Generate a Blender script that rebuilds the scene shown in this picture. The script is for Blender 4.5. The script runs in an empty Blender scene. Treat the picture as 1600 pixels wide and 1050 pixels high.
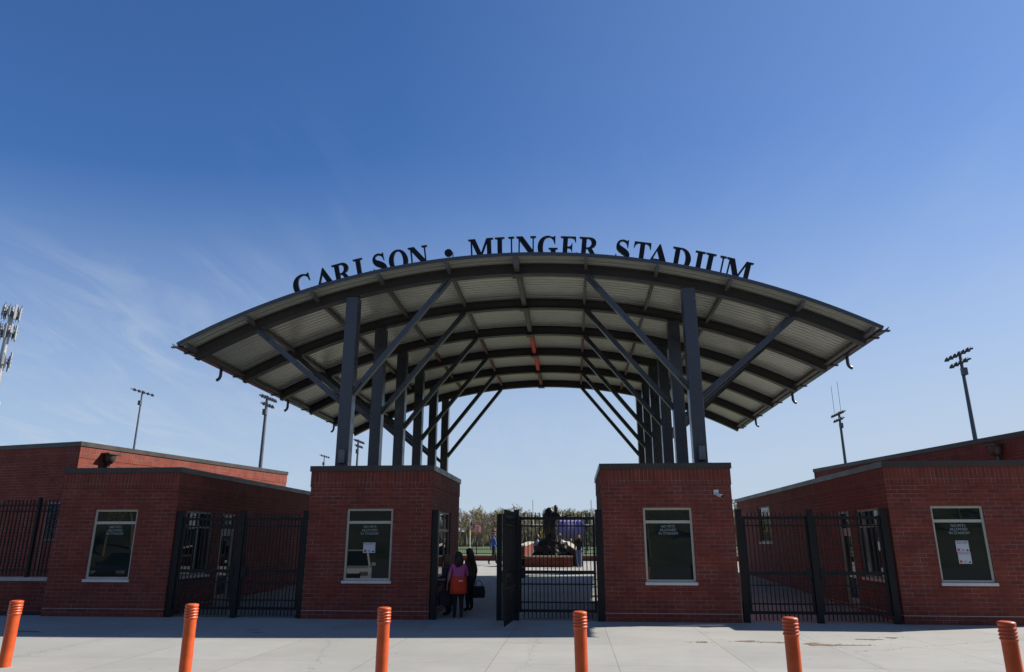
import bpy, bmesh, math, random
from mathutils import Vector, Matrix, Euler
random.seed(7)
R_ = math.radians
sc = bpy.context.scene
col = sc.collection

# ------------------------------------------------------------------ camera
cam_d = bpy.data.cameras.new('camera')
cam = bpy.data.objects.new('camera', cam_d); col.objects.link(cam)
cam_d.sensor_width = 36.0; cam_d.lens = 1097.79 / 1600 * 36
cam_d.clip_start = 0.1; cam_d.clip_end = 6000
cam.location = (0, 0, 1.9)
cam.rotation_euler = (Matrix.Rotation(0.0852, 4, 'Z') @ Matrix.Rotation(math.pi/2 + 0.2844, 4, 'X') @ Matrix.Rotation(0.0005, 4, 'Z')).to_euler()
sc.camera = cam

# ------------------------------------------------------------------ light
SUN_EL, SUN_AZ = R_(40.4), R_(70.6)          # azimuth from +Y towards +X
sdir = Vector((math.sin(SUN_AZ)*math.cos(SUN_EL), math.cos(SUN_AZ)*math.cos(SUN_EL), math.sin(SUN_EL)))
sun_d = bpy.data.lights.new('sun', 'SUN'); sun_d.energy = 4.5; sun_d.angle = R_(0.53); sun_d.color = (1, .95, .87)
sun = bpy.data.objects.new('sun', sun_d); col.objects.link(sun)
sun.rotation_euler = sdir.to_track_quat('Z', 'Y').to_euler(); sun.location = sdir*60

world = bpy.data.worlds.new('World'); sc.world = world; world.use_nodes = True
nt = world.node_tree; nt.nodes.clear()
def N(t, **k):
    n = nt.nodes.new(t)
    for a, b in k.items():
        if a.startswith('i_'): n.inputs[a[2:].replace('_', ' ')].default_value = b
        else: setattr(n, a, b)
    return n
L = lambda a, b: nt.links.new(a, b)
sky = N('ShaderNodeTexSky', sky_type='NISHITA', sun_disc=False, sun_elevation=SUN_EL, sun_rotation=SUN_AZ,
        altitude=200, air_density=1.0, dust_density=.35, ozone_density=2.6)
tc = N('ShaderNodeTexCoord')
sep = N('ShaderNodeSeparateXYZ'); L(tc.outputs['Generated'], sep.inputs[0])
# flat cloud layer: direction divided by its height gives the position on a high sheet of cirrus
mx = N('ShaderNodeMath', operation='MAXIMUM'); mx.inputs[1].default_value = .0; L(sep.outputs['Z'], mx.inputs[0])
ad = N('ShaderNodeMath', operation='ADD'); ad.inputs[1].default_value = .12; L(mx.outputs[0], ad.inputs[0])
dv = N('ShaderNodeVectorMath', operation='DIVIDE'); L(tc.outputs['Generated'], dv.inputs[0])
cb = N('ShaderNodeCombineXYZ'); [L(ad.outputs[0], cb.inputs[i]) for i in range(3)]; L(cb.outputs[0], dv.inputs[1])
mp = N('ShaderNodeMapping'); mp.inputs['Location'].default_value = (1.3, .4, 0); mp.inputs['Rotation'].default_value = (0, 0, R_(4)); mp.inputs['Scale'].default_value = (3.4, .95, .01); L(dv.outputs[0], mp.inputs[0])
n1 = N('ShaderNodeTexNoise', noise_dimensions='3D'); n1.inputs['Scale'].default_value = 1.15; n1.inputs['Detail'].default_value = 9; n1.inputs['Roughness'].default_value = .58; n1.inputs['Distortion'].default_value = 1.5
L(mp.outputs[0], n1.inputs[0])
n2 = N('ShaderNodeTexNoise'); n2.inputs['Scale'].default_value = .55; n2.inputs['Detail'].default_value = 3
mp2 = N('ShaderNodeMapping'); mp2.inputs['Location'].default_value = (3.1, 1.7, 0); mp2.inputs['Scale'].default_value = (1, 1, .01); L(dv.outputs[0], mp2.inputs[0]); L(mp2.outputs[0], n2.inputs[0])
r1 = N('ShaderNodeMapRange'); r1.inputs['From Min'].default_value = .44; r1.inputs['From Max'].default_value = .78; L(n1.outputs[0], r1.inputs[0])
r2 = N('ShaderNodeMapRange'); r2.inputs['From Min'].default_value = .36; r2.inputs['From Max'].default_value = .66; L(n2.outputs[0], r2.inputs[0])
mu = N('ShaderNodeMath', operation='MULTIPLY'); L(r1.outputs[0], mu.inputs[0]); L(r2.outputs[0], mu.inputs[1])
# a thin veil that thickens towards the horizon
rz = N('ShaderNodeMapRange'); rz.interpolation_type = 'SMOOTHSTEP'; rz.inputs['From Min'].default_value = .54; rz.inputs['From Max'].default_value = .0; rz.inputs['To Min'].default_value = 0; rz.inputs['To Max'].default_value = 1.02
L(sep.outputs['Z'], rz.inputs[0])
rw_ = N('ShaderNodeMapRange', interpolation_type='SMOOTHSTEP'); rw_.inputs['From Min'].default_value = .62; rw_.inputs['From Max'].default_value = .38; rw_.inputs['To Min'].default_value = .03; rw_.inputs['To Max'].default_value = .70
L(sep.outputs['Z'], rw_.inputs[0])
mw = N('ShaderNodeMath', operation='MULTIPLY'); L(mu.outputs[0], mw.inputs[0]); L(rw_.outputs[0], mw.inputs[1])
px_ = N('ShaderNodeMapRange', interpolation_type='SMOOTHSTEP'); px_.inputs['From Min'].default_value = -.22; px_.inputs['From Max'].default_value = -.50; px_.inputs['To Min'].default_value = .13; px_.inputs['To Max'].default_value = 1.0   # the cirrus bank stands in the west
L(sep.outputs['X'], px_.inputs[0])
mw2 = N('ShaderNodeMath', operation='MULTIPLY'); L(mw.outputs[0], mw2.inputs[0]); L(px_.outputs[0], mw2.inputs[1])
m3 = N('ShaderNodeMath', operation='ADD'); L(mw2.outputs[0], m3.inputs[0]); hx = N('ShaderNodeMath', operation='MULTIPLY_ADD'); hx.inputs[1].default_value = .27; L(sep.outputs['X'], hx.inputs[0]); L(rz.outputs[0], hx.inputs[2])
ha = N('ShaderNodeMath', operation='ADD'); ha.inputs[1].default_value = .06; L(hx.outputs[0], ha.inputs[0])   # the veil is brighter on the sun's side
hm = N('ShaderNodeMath', operation='MAXIMUM'); hm.inputs[1].default_value = .0; L(ha.outputs[0], hm.inputs[0])
L(hm.outputs[0], m3.inputs[1])
m4 = N('ShaderNodeMath', operation='MULTIPLY'); m4.inputs[1].default_value = .80; m4.use_clamp = True; L(m3.outputs[0], m4.inputs[0])
tint = N('ShaderNodeMixRGB', blend_type='MULTIPLY'); tint.inputs[0].default_value = 1; tint.inputs[2].default_value = (.56, .91, 1.34, 1); L(sky.outputs[0], tint.inputs[1])
mix = N('ShaderNodeMixRGB'); mix.inputs[2].default_value = (5.35, 6.2, 7.3, 1); L(m4.outputs[0], mix.inputs[0]); L(tint.outputs[0], mix.inputs[1])
bg = N('ShaderNodeBackground'); bg.inputs[1].default_value = .055; L(mix.outputs[0], bg.inputs[0])
wo = N('ShaderNodeOutputWorld'); L(bg.outputs[0], wo.inputs[0])

sc.view_settings.view_transform = 'Standard'; sc.view_settings.look = 'None'
sc.view_settings.exposure = 0.85; sc.view_settings.gamma = 1.0

# ------------------------------------------------------------------ materials
MATS = {}
def mat(name, colr, rough=.6, metal=0., var=0., vscale=4., bump=0., bscale=30., spec=.5, coat=0.):
    if name in MATS: return MATS[name]
    m = bpy.data.materials.new(name); m.use_nodes = True; t = m.node_tree; b = t.nodes['Principled BSDF']
    b.inputs['Base Color'].default_value = (*colr, 1); b.inputs['Roughness'].default_value = rough
    b.inputs['Metallic'].default_value = metal; b.inputs['Specular IOR Level'].default_value = spec
    b.inputs['Coat Weight'].default_value = coat
    if var or bump:
        c = t.nodes.new('ShaderNodeTexCoord')
    if var:
        n = t.nodes.new('ShaderNodeTexNoise'); n.inputs['Scale'].default_value = vscale; n.inputs['Detail'].default_value = 6; n.inputs['Roughness'].default_value = .62
        t.links.new(c.outputs['Object'], n.inputs['Vector'])
        r = t.nodes.new('ShaderNodeMapRange'); r.inputs[1].default_value = .3; r.inputs[2].default_value = .7; r.inputs[3].default_value = 1-var; r.inputs[4].default_value = 1+var
        t.links.new(n.outputs[0], r.inputs[0])
        mm = t.nodes.new('ShaderNodeVectorMath'); mm.operation = 'SCALE'; mm.inputs[0].default_value = colr; t.links.new(r.outputs[0], mm.inputs['Scale'])
        t.links.new(mm.outputs[0], b.inputs['Base Color'])
        r2 = t.nodes.new('ShaderNodeMapRange'); r2.inputs[1].default_value = .3; r2.inputs[2].default_value = .7; r2.inputs[3].default_value = max(.03, rough-.08); r2.inputs[4].default_value = min(1, rough+.12)
        t.links.new(n.outputs[0], r2.inputs[0]); t.links.new(r2.outputs[0], b.inputs['Roughness'])
    if bump:
        n = t.nodes.new('ShaderNodeTexNoise'); n.inputs['Scale'].default_value = bscale; n.inputs['Detail'].default_value = 4
        t.links.new(c.outputs['Object'], n.inputs['Vector'])
        bp = t.nodes.new('ShaderNodeBump'); bp.inputs['Strength'].default_value = bump; bp.inputs['Distance'].default_value = .01
        t.links.new(n.outputs[0], bp.inputs['Height']); t.links.new(bp.outputs[0], b.inputs['Normal'])
    MATS[name] = m
    return m

def brick_mat(name, w, h, offset, c1=(.205, .049, .032), c2=(.150, .036, .026), mortar=(.25, .22, .19)):
    m = bpy.data.materials.new(name); m.use_nodes = True; t = m.node_tree; b = t.nodes['Principled BSDF']
    uv = t.nodes.new('ShaderNodeUVMap'); uv.uv_map = 'UVMap'
    br = t.nodes.new('ShaderNodeTexBrick'); br.offset = offset; br.squash = 1
    br.inputs['Scale'].default_value = 1; br.inputs['Brick Width'].default_value = w; br.inputs['Row Height'].default_value = h
    br.inputs['Mortar Size'].default_value = .0052; br.inputs['Mortar Smooth'].default_value = .25; br.inputs['Bias'].default_value = -.1
    br.inputs['Color1'].default_value = (*c1, 1); br.inputs['Color2'].default_value = (*c2, 1); br.inputs['Mortar'].default_value = (*mortar, 1)
    t.links.new(uv.outputs[0], br.inputs['Vector'])
    # weathering, large and small, and mortar that comes and goes
    n = t.nodes.new('ShaderNodeTexNoise'); n.inputs['Scale'].default_value = 1.3; n.inputs['Detail'].default_value = 8; n.inputs['Roughness'].default_value = .65
    t.links.new(uv.outputs[0], n.inputs['Vector'])
    r = t.nodes.new('ShaderNodeMapRange'); r.inputs[1].default_value = .3; r.inputs[2].default_value = .7; r.inputs[3].default_value = .82; r.inputs[4].default_value = 1.14
    t.links.new(n.outputs[0], r.inputs[0])
    n4 = t.nodes.new('ShaderNodeTexNoise'); n4.inputs['Scale'].default_value = 2.1; n4.inputs['Detail'].default_value = 5; t.links.new(uv.outputs[0], n4.inputs['Vector'])
    r4 = t.nodes.new('ShaderNodeMapRange'); r4.inputs[1].default_value = .36; r4.inputs[2].default_value = .66; r4.inputs[3].default_value = .15; r4.inputs[4].default_value = 1.0
    t.links.new(n4.outputs[0], r4.inputs[0])
    mf = t.nodes.new('ShaderNodeMath'); mf.operation = 'MULTIPLY'; t.links.new(br.outputs['Fac'], mf.inputs[0]); t.links.new(r4.outputs[0], mf.inputs[1])
    nb = t.nodes.new('ShaderNodeTexBrick'); nb.offset = offset; nb.squash = 1
    nb.inputs['Scale'].default_value = 1; nb.inputs['Brick Width'].default_value = w; nb.inputs['Row Height'].default_value = h
    nb.inputs['Mortar Size'].default_value = 0; nb.inputs['Bias'].default_value = -.1
    nb.inputs['Color1'].default_value = (*c1, 1); nb.inputs['Color2'].default_value = (*c2, 1); t.links.new(uv.outputs[0], nb.inputs['Vector'])
    mxr = t.nodes.new('ShaderNodeMixRGB'); mxr.inputs[2].default_value = (*mortar, 1); t.links.new(mf.outputs[0], mxr.inputs[0]); t.links.new(nb.outputs['Color'], mxr.inputs[1])
    mps = t.nodes.new('ShaderNodeMapping'); mps.inputs['Scale'].default_value = (3.2, .45, 1); t.links.new(uv.outputs[0], mps.inputs[0])
    ns = t.nodes.new('ShaderNodeTexNoise'); ns.inputs['Scale'].default_value = 1; ns.inputs['Detail'].default_value = 6; t.links.new(mps.outputs[0], ns.inputs['Vector'])
    rs = t.nodes.new('ShaderNodeMapRange'); rs.inputs[1].default_value = .57; rs.inputs[2].default_value = .78; rs.inputs[4].default_value = .20; t.links.new(ns.outputs[0], rs.inputs[0])
    salt = t.nodes.new('ShaderNodeMixRGB'); salt.inputs[2].default_value = (.21, .13, .11, 1); t.links.new(rs.outputs[0], salt.inputs[0]); t.links.new(mxr.outputs[0], salt.inputs[1]); mxr = salt
    mm = t.nodes.new('ShaderNodeVectorMath'); mm.operation = 'SCALE'; t.links.new(mxr.outputs[0], mm.inputs[0]); t.links.new(r.outputs[0], mm.inputs['Scale'])
    t.links.new(mm.outputs[0], b.inputs['Base Color'])
    b.inputs['Roughness'].default_value = .85; b.inputs['Specular IOR Level'].default_value = .25
    n3 = t.nodes.new('ShaderNodeTexNoise'); n3.inputs['Scale'].default_value = 45; n3.inputs['Detail'].default_value = 3; t.links.new(uv.outputs[0], n3.inputs['Vector'])
    hs = t.nodes.new('ShaderNodeMath'); hs.operation = 'MULTIPLY_ADD'; hs.inputs[1].default_value = -1.0; t.links.new(br.outputs['Fac'], hs.inputs[0]); t.links.new(n3.outputs[0], hs.inputs[2])
    bp = t.nodes.new('ShaderNodeBump'); bp.inputs['Strength'].default_value = .6; bp.inputs['Distance'].default_value = .006
    t.links.new(hs.outputs[0], bp.inputs['Height']); t.links.new(bp.outputs[0], b.inputs['Normal'])
    MATS[name] = m
    return m

BRICK = brick_mat('brick_running_bond', .305, .1016, .5)
SOLD = brick_mat('brick_soldier_course', .1016, .31, 0.0)
STEEL = mat('dark_painted_steel', (.046, .050, .062), .30, 0, .12, 2.5, spec=.6)
CAPM = mat('bronze_coping_metal', (.060, .050, .043), .4, .25, .1, 1.5)
BEAM = mat('dark_bronze_beam_paint', (.050, .046, .045), .5, 0, .12, 2)
REDP = mat('bright_red_purlin', (.66, .050, .03), .55, 0, .2, 3)  # bright red colour, rear pieces of the ridge purlin only
PURL = mat('grey_purlin_paint', (.115, .108, .100), .5, 0, .12, 2)
REDD = mat('dull_red_purlin', (.11, .035, .028), .6, 0, .2, 3)  # dull red colour, rear purlins at and near the ridge
FENCE = mat('black_powder_coat', (.008, .009, .010), .5, 0, .1, 3, spec=.3)
CREAM = mat('cream_window_frame', (.47, .455, .38), .5, 0, .05, 3)
SHADEF = mat('shaded_cream_frame', (.27, .25, .195), .5, 0, .05, 3)  # cream frame with the shade of the side walls darkened into its colour
SILLM = mat('pale_stone_sill', (.60, .60, .57), .75, 0, .1, 6)
GLASS = mat('dark_window_glass', (.010, .016, .015), .012, 0, spec=.6)
WHITE = mat('white_vinyl_lettering', (.30, .37, .36), .6)
ORANGE = mat('orange_bollard_plastic', (.50, .070, .010), .42, 0, .18, 5, .05, 60)
LETTER = mat('navy_black_letter', (.006, .007, .014), .5, spec=.25)
GALV = mat('galvanised_steel', (.33, .34, .35), .42, .6, .12, 5)
POLEM = mat('weathered_grey_pole', (.075, .082, .110), .5, .2, .1, 2)
STONE = mat('limestone_coping', (.44, .42, .37), .8, 0, .12, 5)
BRONZE = mat('dark_bronze_statue', (.018, .016, .014), .36, .55, .3, 6, .4, 18)
ROOFM = mat('grey_roof_membrane', (.25, .25, .25), .8, 0, .1, 2)
BLACK = mat('matt_black', (.012, .012, .013), .6)

# ------------------------------------------------------------------ helpers
def tag(o, label=None, cat=None, group=None, kind=None):
    if label: o['label'] = label
    if cat: o['category'] = cat
    if group: o['group'] = group
    if kind: o['kind'] = kind
    return o
def empty(name, loc, label=None, cat=None, group=None, rz=0):
    o = bpy.data.objects.new(name, None); col.objects.link(o); o.location = loc; o.rotation_euler = (0, 0, rz)
    o.empty_display_size = .2
    return tag(o, label, cat, group)
def wloc(p):
    v = Vector((0, 0, 0))
    while p is not None: v = v + Vector(p.location); p = p.parent
    return v
class MB:
    """collects faces; build() links them as one mesh object"""
    def __init__(s): s.v = []; s.f = []; s.m = []; s.sm = []
    def add(s, vs, fs, mi=0, smooth=False):
        o = len(s.v); s.v += [Vector(p) for p in vs]
        for f in fs: s.f.append([i+o for i in f]); s.m.append(mi); s.sm.append(smooth)
    def box(s, x0, x1, y0, y1, z0, z1, mi=0, M=None):
        vs = [Vector(p) for p in ((x0,y0,z0),(x1,y0,z0),(x1,y1,z0),(x0,y1,z0),(x0,y0,z1),(x1,y0,z1),(x1,y1,z1),(x0,y1,z1))]
        if M is not None: vs = [M @ p for p in vs]
        s.add(vs, [(0,3,2,1),(4,5,6,7),(0,1,5,4),(1,2,6,5),(2,3,7,6),(3,0,4,7)], mi)
    def bbox(s, x0, x1, y0, y1, z0, z1, b=.01, mi=0, M=None):
        """box with chamfered edges"""
        bm = bmesh.new(); bmesh.ops.create_cube(bm, size=1)
        for v in bm.verts: v.co = Vector(((x0+x1)/2+v.co.x*(x1-x0), (y0+y1)/2+v.co.y*(y1-y0), (z0+z1)/2+v.co.z*(z1-z0)))
        bmesh.ops.bevel(bm, geom=bm.edges[:], offset=b, segments=2, affect='EDGES', profile=.5)
        s.addbm(bm, mi, M)
    def addbm(s, bm, mi=0, M=None, smooth=False):
        bm.verts.index_update()
        s.add([(M @ v.co) if M is not None else v.co.copy() for v in bm.verts], [[v.index for v in f.verts] for f in bm.faces], mi, smooth); bm.free()
    def bar(s, a, b, w, h, mi=0, up=(0, 0, 1)):
        a = Vector(a); b = Vector(b); d = b-a; l = d.length; d.normalize(); u = Vector(up)
        x = d.cross(u)
        if x.length < 1e-5: x = d.cross(Vector((0, 1, 0)))
        x.normalize(); u = x.cross(d)
        vs = [p + x*sx*w/2 + u*sy*h/2 for p in (a, b) for sx, sy in ((-1,-1),(1,-1),(1,1),(-1,1))]
        s.add(vs, [(3,2,1,0),(4,5,6,7),(0,1,5,4),(1,2,6,5),(2,3,7,6),(3,0,4,7)], mi)
    def tube(s, pts, rads, n=10, mi=0, smooth=True, caps=True):
        pts = [Vector(p) for p in pts]; vs = []; fs = []
        if not hasattr(rads, '__len__'): rads = [rads]*len(pts)
        px = None
        for i, p in enumerate(pts):
            d = (pts[min(i+1, len(pts)-1)] - pts[max(i-1, 0)]).normalized()
            if px is None:
                px = d.cross(Vector((0, 0, 1)))
                if px.length < 1e-3: px = Vector((1, 0, 0))
            px = (px - d*px.dot(d)).normalized(); y = d.cross(px)
            for k in range(n):
                a = 2*math.pi*k/n; vs.append(p + (px*math.cos(a) + y*math.sin(a))*rads[i])
        for i in range(len(pts)-1):
            for k in range(n): fs.append((i*n+k, i*n+(k+1) % n, (i+1)*n+(k+1) % n, (i+1)*n+k))
        s.add(vs, fs, mi, smooth)
        if caps:
            e = (len(pts)-1)*n; s.add(vs[:n], [tuple(range(n-1, -1, -1))], mi); s.add(vs[e:], [tuple(range(n))], mi)
    def lathe(s, prof, c=(0, 0, 0), n=24, mi=0, smooth=True):
        vs = []; fs = []; c = Vector(c)
        for r, z in prof:
            for k in range(n):
                a = 2*math.pi*k/n; vs.append(c + Vector((r*math.cos(a), r*math.sin(a), z)))
        for i in range(len(prof)-1):
            for k in range(n): fs.append((i*n+k, i*n+(k+1) % n, (i+1)*n+(k+1) % n, (i+1)*n+k))
        s.add(vs, fs, mi, smooth)
    def ball(s, c, r, mi=0, seg=14, M=None):
        bm = bmesh.new(); bmesh.ops.create_uvsphere(bm, u_segments=seg, v_segments=max(6, seg*2//3), radius=1)
        r = Vector(r) if hasattr(r, '__len__') else Vector((r, r, r))
        T = Matrix.Translation(Vector(c)) @ (M if M is not None else Matrix.Identity(4)) @ Matrix.Diagonal((*r, 1))
        s.addbm(bm, mi, T, True)
    def build(s, name, mats, parent=None, local=False, uv=False, label=None, cat=None, group=None, kind=None, solid=0):
        me = bpy.data.meshes.new(name); off = Vector((0, 0, 0)) if local else wloc(parent)
        me.from_pydata([tuple(p-off) for p in s.v], [], s.f)
        if not isinstance(mats, (list, tuple)): mats = [mats]
        for m in mats: me.materials.append(m)
        me.polygons.foreach_set('material_index', s.m); me.polygons.foreach_set('use_smooth', s.sm)
        if uv:
            ul = me.uv_layers.new(name='UVMap')
            for p in me.polygons:
                n = p.normal
                for li in p.loop_indices:
                    w = me.vertices[me.loops[li].vertex_index].co + off
                    if abs(n.z) > .75: ul.data[li].uv = (w.x, w.y)
                    else:
                        t = Vector((-n.y, n.x, 0)).normalized(); ul.data[li].uv = (w.dot(t), w.z)
        me.update()
        o = bpy.data.objects.new(name, me); col.objects.link(o); o.parent = parent
        if solid:
            md = o.modifiers.new('solid', 'SOLIDIFY'); md.thickness = solid; md.offset = 1
        return tag(o, label, cat, group, kind)

def wall(mb, p0, p1, z0, z1, holes=(), depth=.10, mi=0):
    """upright wall face from p0 to p1 (its outside is on the right hand of p0->p1), openings (u0,u1,v0,v1) with reveals"""
    p0 = Vector((*p0, 0)); p1 = Vector((*p1, 0)); d = p1-p0; l = d.length; d.normalize(); n = Vector((d.y, -d.x, 0))
    us = sorted({0., l, *[h[0] for h in holes], *[h[1] for h in holes]}); zs = sorted({z0, z1, *[h[2] for h in holes], *[h[3] for h in holes]})
    P = lambda u, z, k=0: p0 + d*u + Vector((0, 0, z)) - n*k
    for a, b in zip(us, us[1:]):
        for c, e in zip(zs, zs[1:]):
            if any(h[0] <= (a+b)/2 <= h[1] and h[2] <= (c+e)/2 <= h[3] for h in holes): continue
            mb.add([P(a,c), P(b,c), P(b,e), P(a,e)], [(0,1,2,3)], mi)
    for u0, u1, v0, v1 in holes:
        k = depth
        mb.add([P(u0,v0), P(u0,v1), P(u0,v1,k), P(u0,v0,k)], [(0,1,2,3)], mi); mb.add([P(u1,v1), P(u1,v0), P(u1,v0,k), P(u1,v1,k)], [(0,1,2,3)], mi)
        mb.add([P(u0,v1), P(u1,v1), P(u1,v1,k), P(u0,v1,k)], [(0,1,2,3)], mi); mb.add([P(u1,v0), P(u0,v0), P(u0,v0,k), P(u1,v0,k)], [(0,1,2,3)], mi)

def frame_at(p0, p1):
    """matrix: x along the wall, y into the building, z up"""
    d = (Vector((*p1, 0))-Vector((*p0, 0))).normalized(); n = Vector((d.y, -d.x, 0))
    return Matrix(((d.x, -n.x, 0, p0[0]), (d.y, -n.y, 0, p0[1]), (0, 0, 1, 0), (0, 0, 0, 1)))

def text_mesh(txt, size, M, name, m, parent, ex=.002, align='CENTER', sx=1.0):
    cu = bpy.data.curves.new(name, 'FONT'); cu.body = txt; cu.size = size; cu.align_x = align; cu.extrude = ex; cu.resolution_u = 3; cu.space_line = .98
    o = bpy.data.objects.new(name, cu); col.objects.link(o)
    dg = bpy.context.evaluated_depsgraph_get(); me = bpy.data.meshes.new_from_object(o.evaluated_get(dg)); bpy.data.objects.remove(o)
    T = Matrix.Translation(-wloc(parent)) @ M @ Matrix.Diagonal((sx, 1, 1, 1)); me.transform(T); me.materials.clear(); me.materials.append(m); me.name = name
    ob = bpy.data.objects.new(name, me); col.objects.link(ob); ob.parent = parent
    return ob

def window(parent, p0, p1, u0, u1, v0, v1, transom=None, mull=(), sill=True, text=False, setback=.045):
    """window part in a wall opening; frame mesh > pane, sill, lettering"""
    F = frame_at(p0, p1); mb = MB(); fw = .055; s0 = setback; s1 = setback+.06
    mb.box(u0, u0+fw, s0, s1, v0, v1, 0, F); mb.box(u1-fw, u1, s0, s1, v0, v1, 0, F)
    mb.box(u0+fw, u1-fw, s0, s1, v1-fw, v1, 0, F); mb.box(u0+fw, u1-fw, s0, s1, v0, v0+fw, 0, F)
    if transom: mb.box(u0+fw, u1-fw, s0+.004, s1, transom-.035, transom+.035, 0, F)
    for q in mull: mb.box(q-.025, q+.025, s0+.008, s1, v0+fw, v1-fw, 0, F)
    w = mb.build('window', CREAM if text else SHADEF, parent)
    g = MB(); tl = [v0+fw] + ([transom-.035, transom+.035] if transom else []) + [v1-fw]
    for a, b in zip(tl[::2], tl[1::2]):
        g.box(u0+fw, u1-fw, s0+.03, s0+.042, a, b, 0, F)
    g.build('pane', GLASS, w)
    if sill:
        k = MB(); k.bbox(u0-.03, u1+.03, -.05, s0+.02, v0-.072, v0-.002, .008, 0, F); k.build('sill', SILLM, w)
    if text:
        uc = (u0+u1)/2
        T = F @ Matrix.Translation((uc, s0+.027, transom-.14)) @ Matrix.Rotation(math.pi/2, 4, 'X')
        text_mesh('NO PETS\nALLOWED\nIN STADIUM', .088, T, 'lettering', WHITE, w)
    return w

def coping(mb, ring, z0, z1, out, mi=0):
    """flat-topped metal parapet cap: solid band following a closed outline given counter-clockwise"""
    n = len(ring); V = [Vector((*p, 0)) for p in ring]; O = []; I = []
    for i in range(n):
        a, b, c = V[i-1], V[i], V[(i+1) % n]
        d1 = (b-a).normalized(); d2 = (c-b).normalized(); n1 = Vector((d1.y, -d1.x, 0)); n2 = Vector((d2.y, -d2.x, 0))
        bis = (n1+n2).normalized(); k = 1/max(.3, bis.dot(n1))
        O.append(b+bis*out*k); I.append(b-bis*.34*k)
    for i in range(n):
        j = (i+1) % n; z = Vector((0, 0, 1))
        q = [O[i]+z*z0, O[j]+z*z0, O[j]+z*z1, O[i]+z*z1, I[i]+z*z0, I[j]+z*z0, I[j]+z*(z1-.02), I[i]+z*(z1-.02)]
        mb.add(q, [(0,1,2,3), (3,2,6,7), (5,4,7,6), (1,0,4,5)], mi)
    return I

def ring_walls(mb, ring, z0, z1, holes={}, mi=0, grow=0):
    n = len(ring)
    for i in range(n):
        wall(mb, ring[i], ring[(i+1) % n], z0, z1, holes.get(i, ()), mi=mi)
def grow(ring, out):
    n = len(ring); V = [Vector((*p, 0)) for p in ring]; O = []
    for i in range(n):
        a, b, c = V[i-1], V[i], V[(i+1) % n]
        d1 = (b-a).normalized(); d2 = (c-b).normalized(); n1 = Vector((d1.y, -d1.x, 0)); n2 = Vector((d2.y, -d2.x, 0))
        bis = (n1+n2).normalized(); q = b+bis*out/max(.3, bis.dot(n1)); O.append((q.x, q.y))
    return O
def brick_block(root, ring, H, holes={}, cap=.135, zb=0, base=True):
    """brick walls with a proud soldier course under a metal coping and a flashing line above the bottom course"""
    mb = MB(); zs = H-cap
    ring_walls(mb, ring, zb-.4, zs-.42, holes)
    g = grow(ring, .014)
    n = len(ring)
    ring_walls(mb, g, zs-.42, zs, {}, 1)
    for i in range(n):           # underside of the proud course
        j = (i+1) % n; a, b, c, d = ring[i], ring[j], g[j], g[i]
        mb.add([(*a, zs-.42), (*b, zs-.42), (*c, zs-.42), (*d, zs-.42)], [(0,1,2,3)], 1)
    mb.build('wall', [BRICK, SOLD], root, uv=True)
    c = MB(); inner = coping(c, ring, zs-.01, H, .045); c.build('coping', CAPM, root)
    r = MB(); r.add([(p.x, p.y, H-.16) for p in inner], [tuple(range(n))]); r.build('roof', ROOFM, root)
    if base:
        f = MB()
        for i in range(n):
            a = Vector((*ring[i], 0)); b = Vector((*ring[(i+1) % n], 0)); F = frame_at(ring[i], ring[(i+1) % n]); f.box(0, (b-a).length, -.006, .02, zb+.19, zb+.203, 0, F)
        f.build('flashing', GALV, root)

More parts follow.
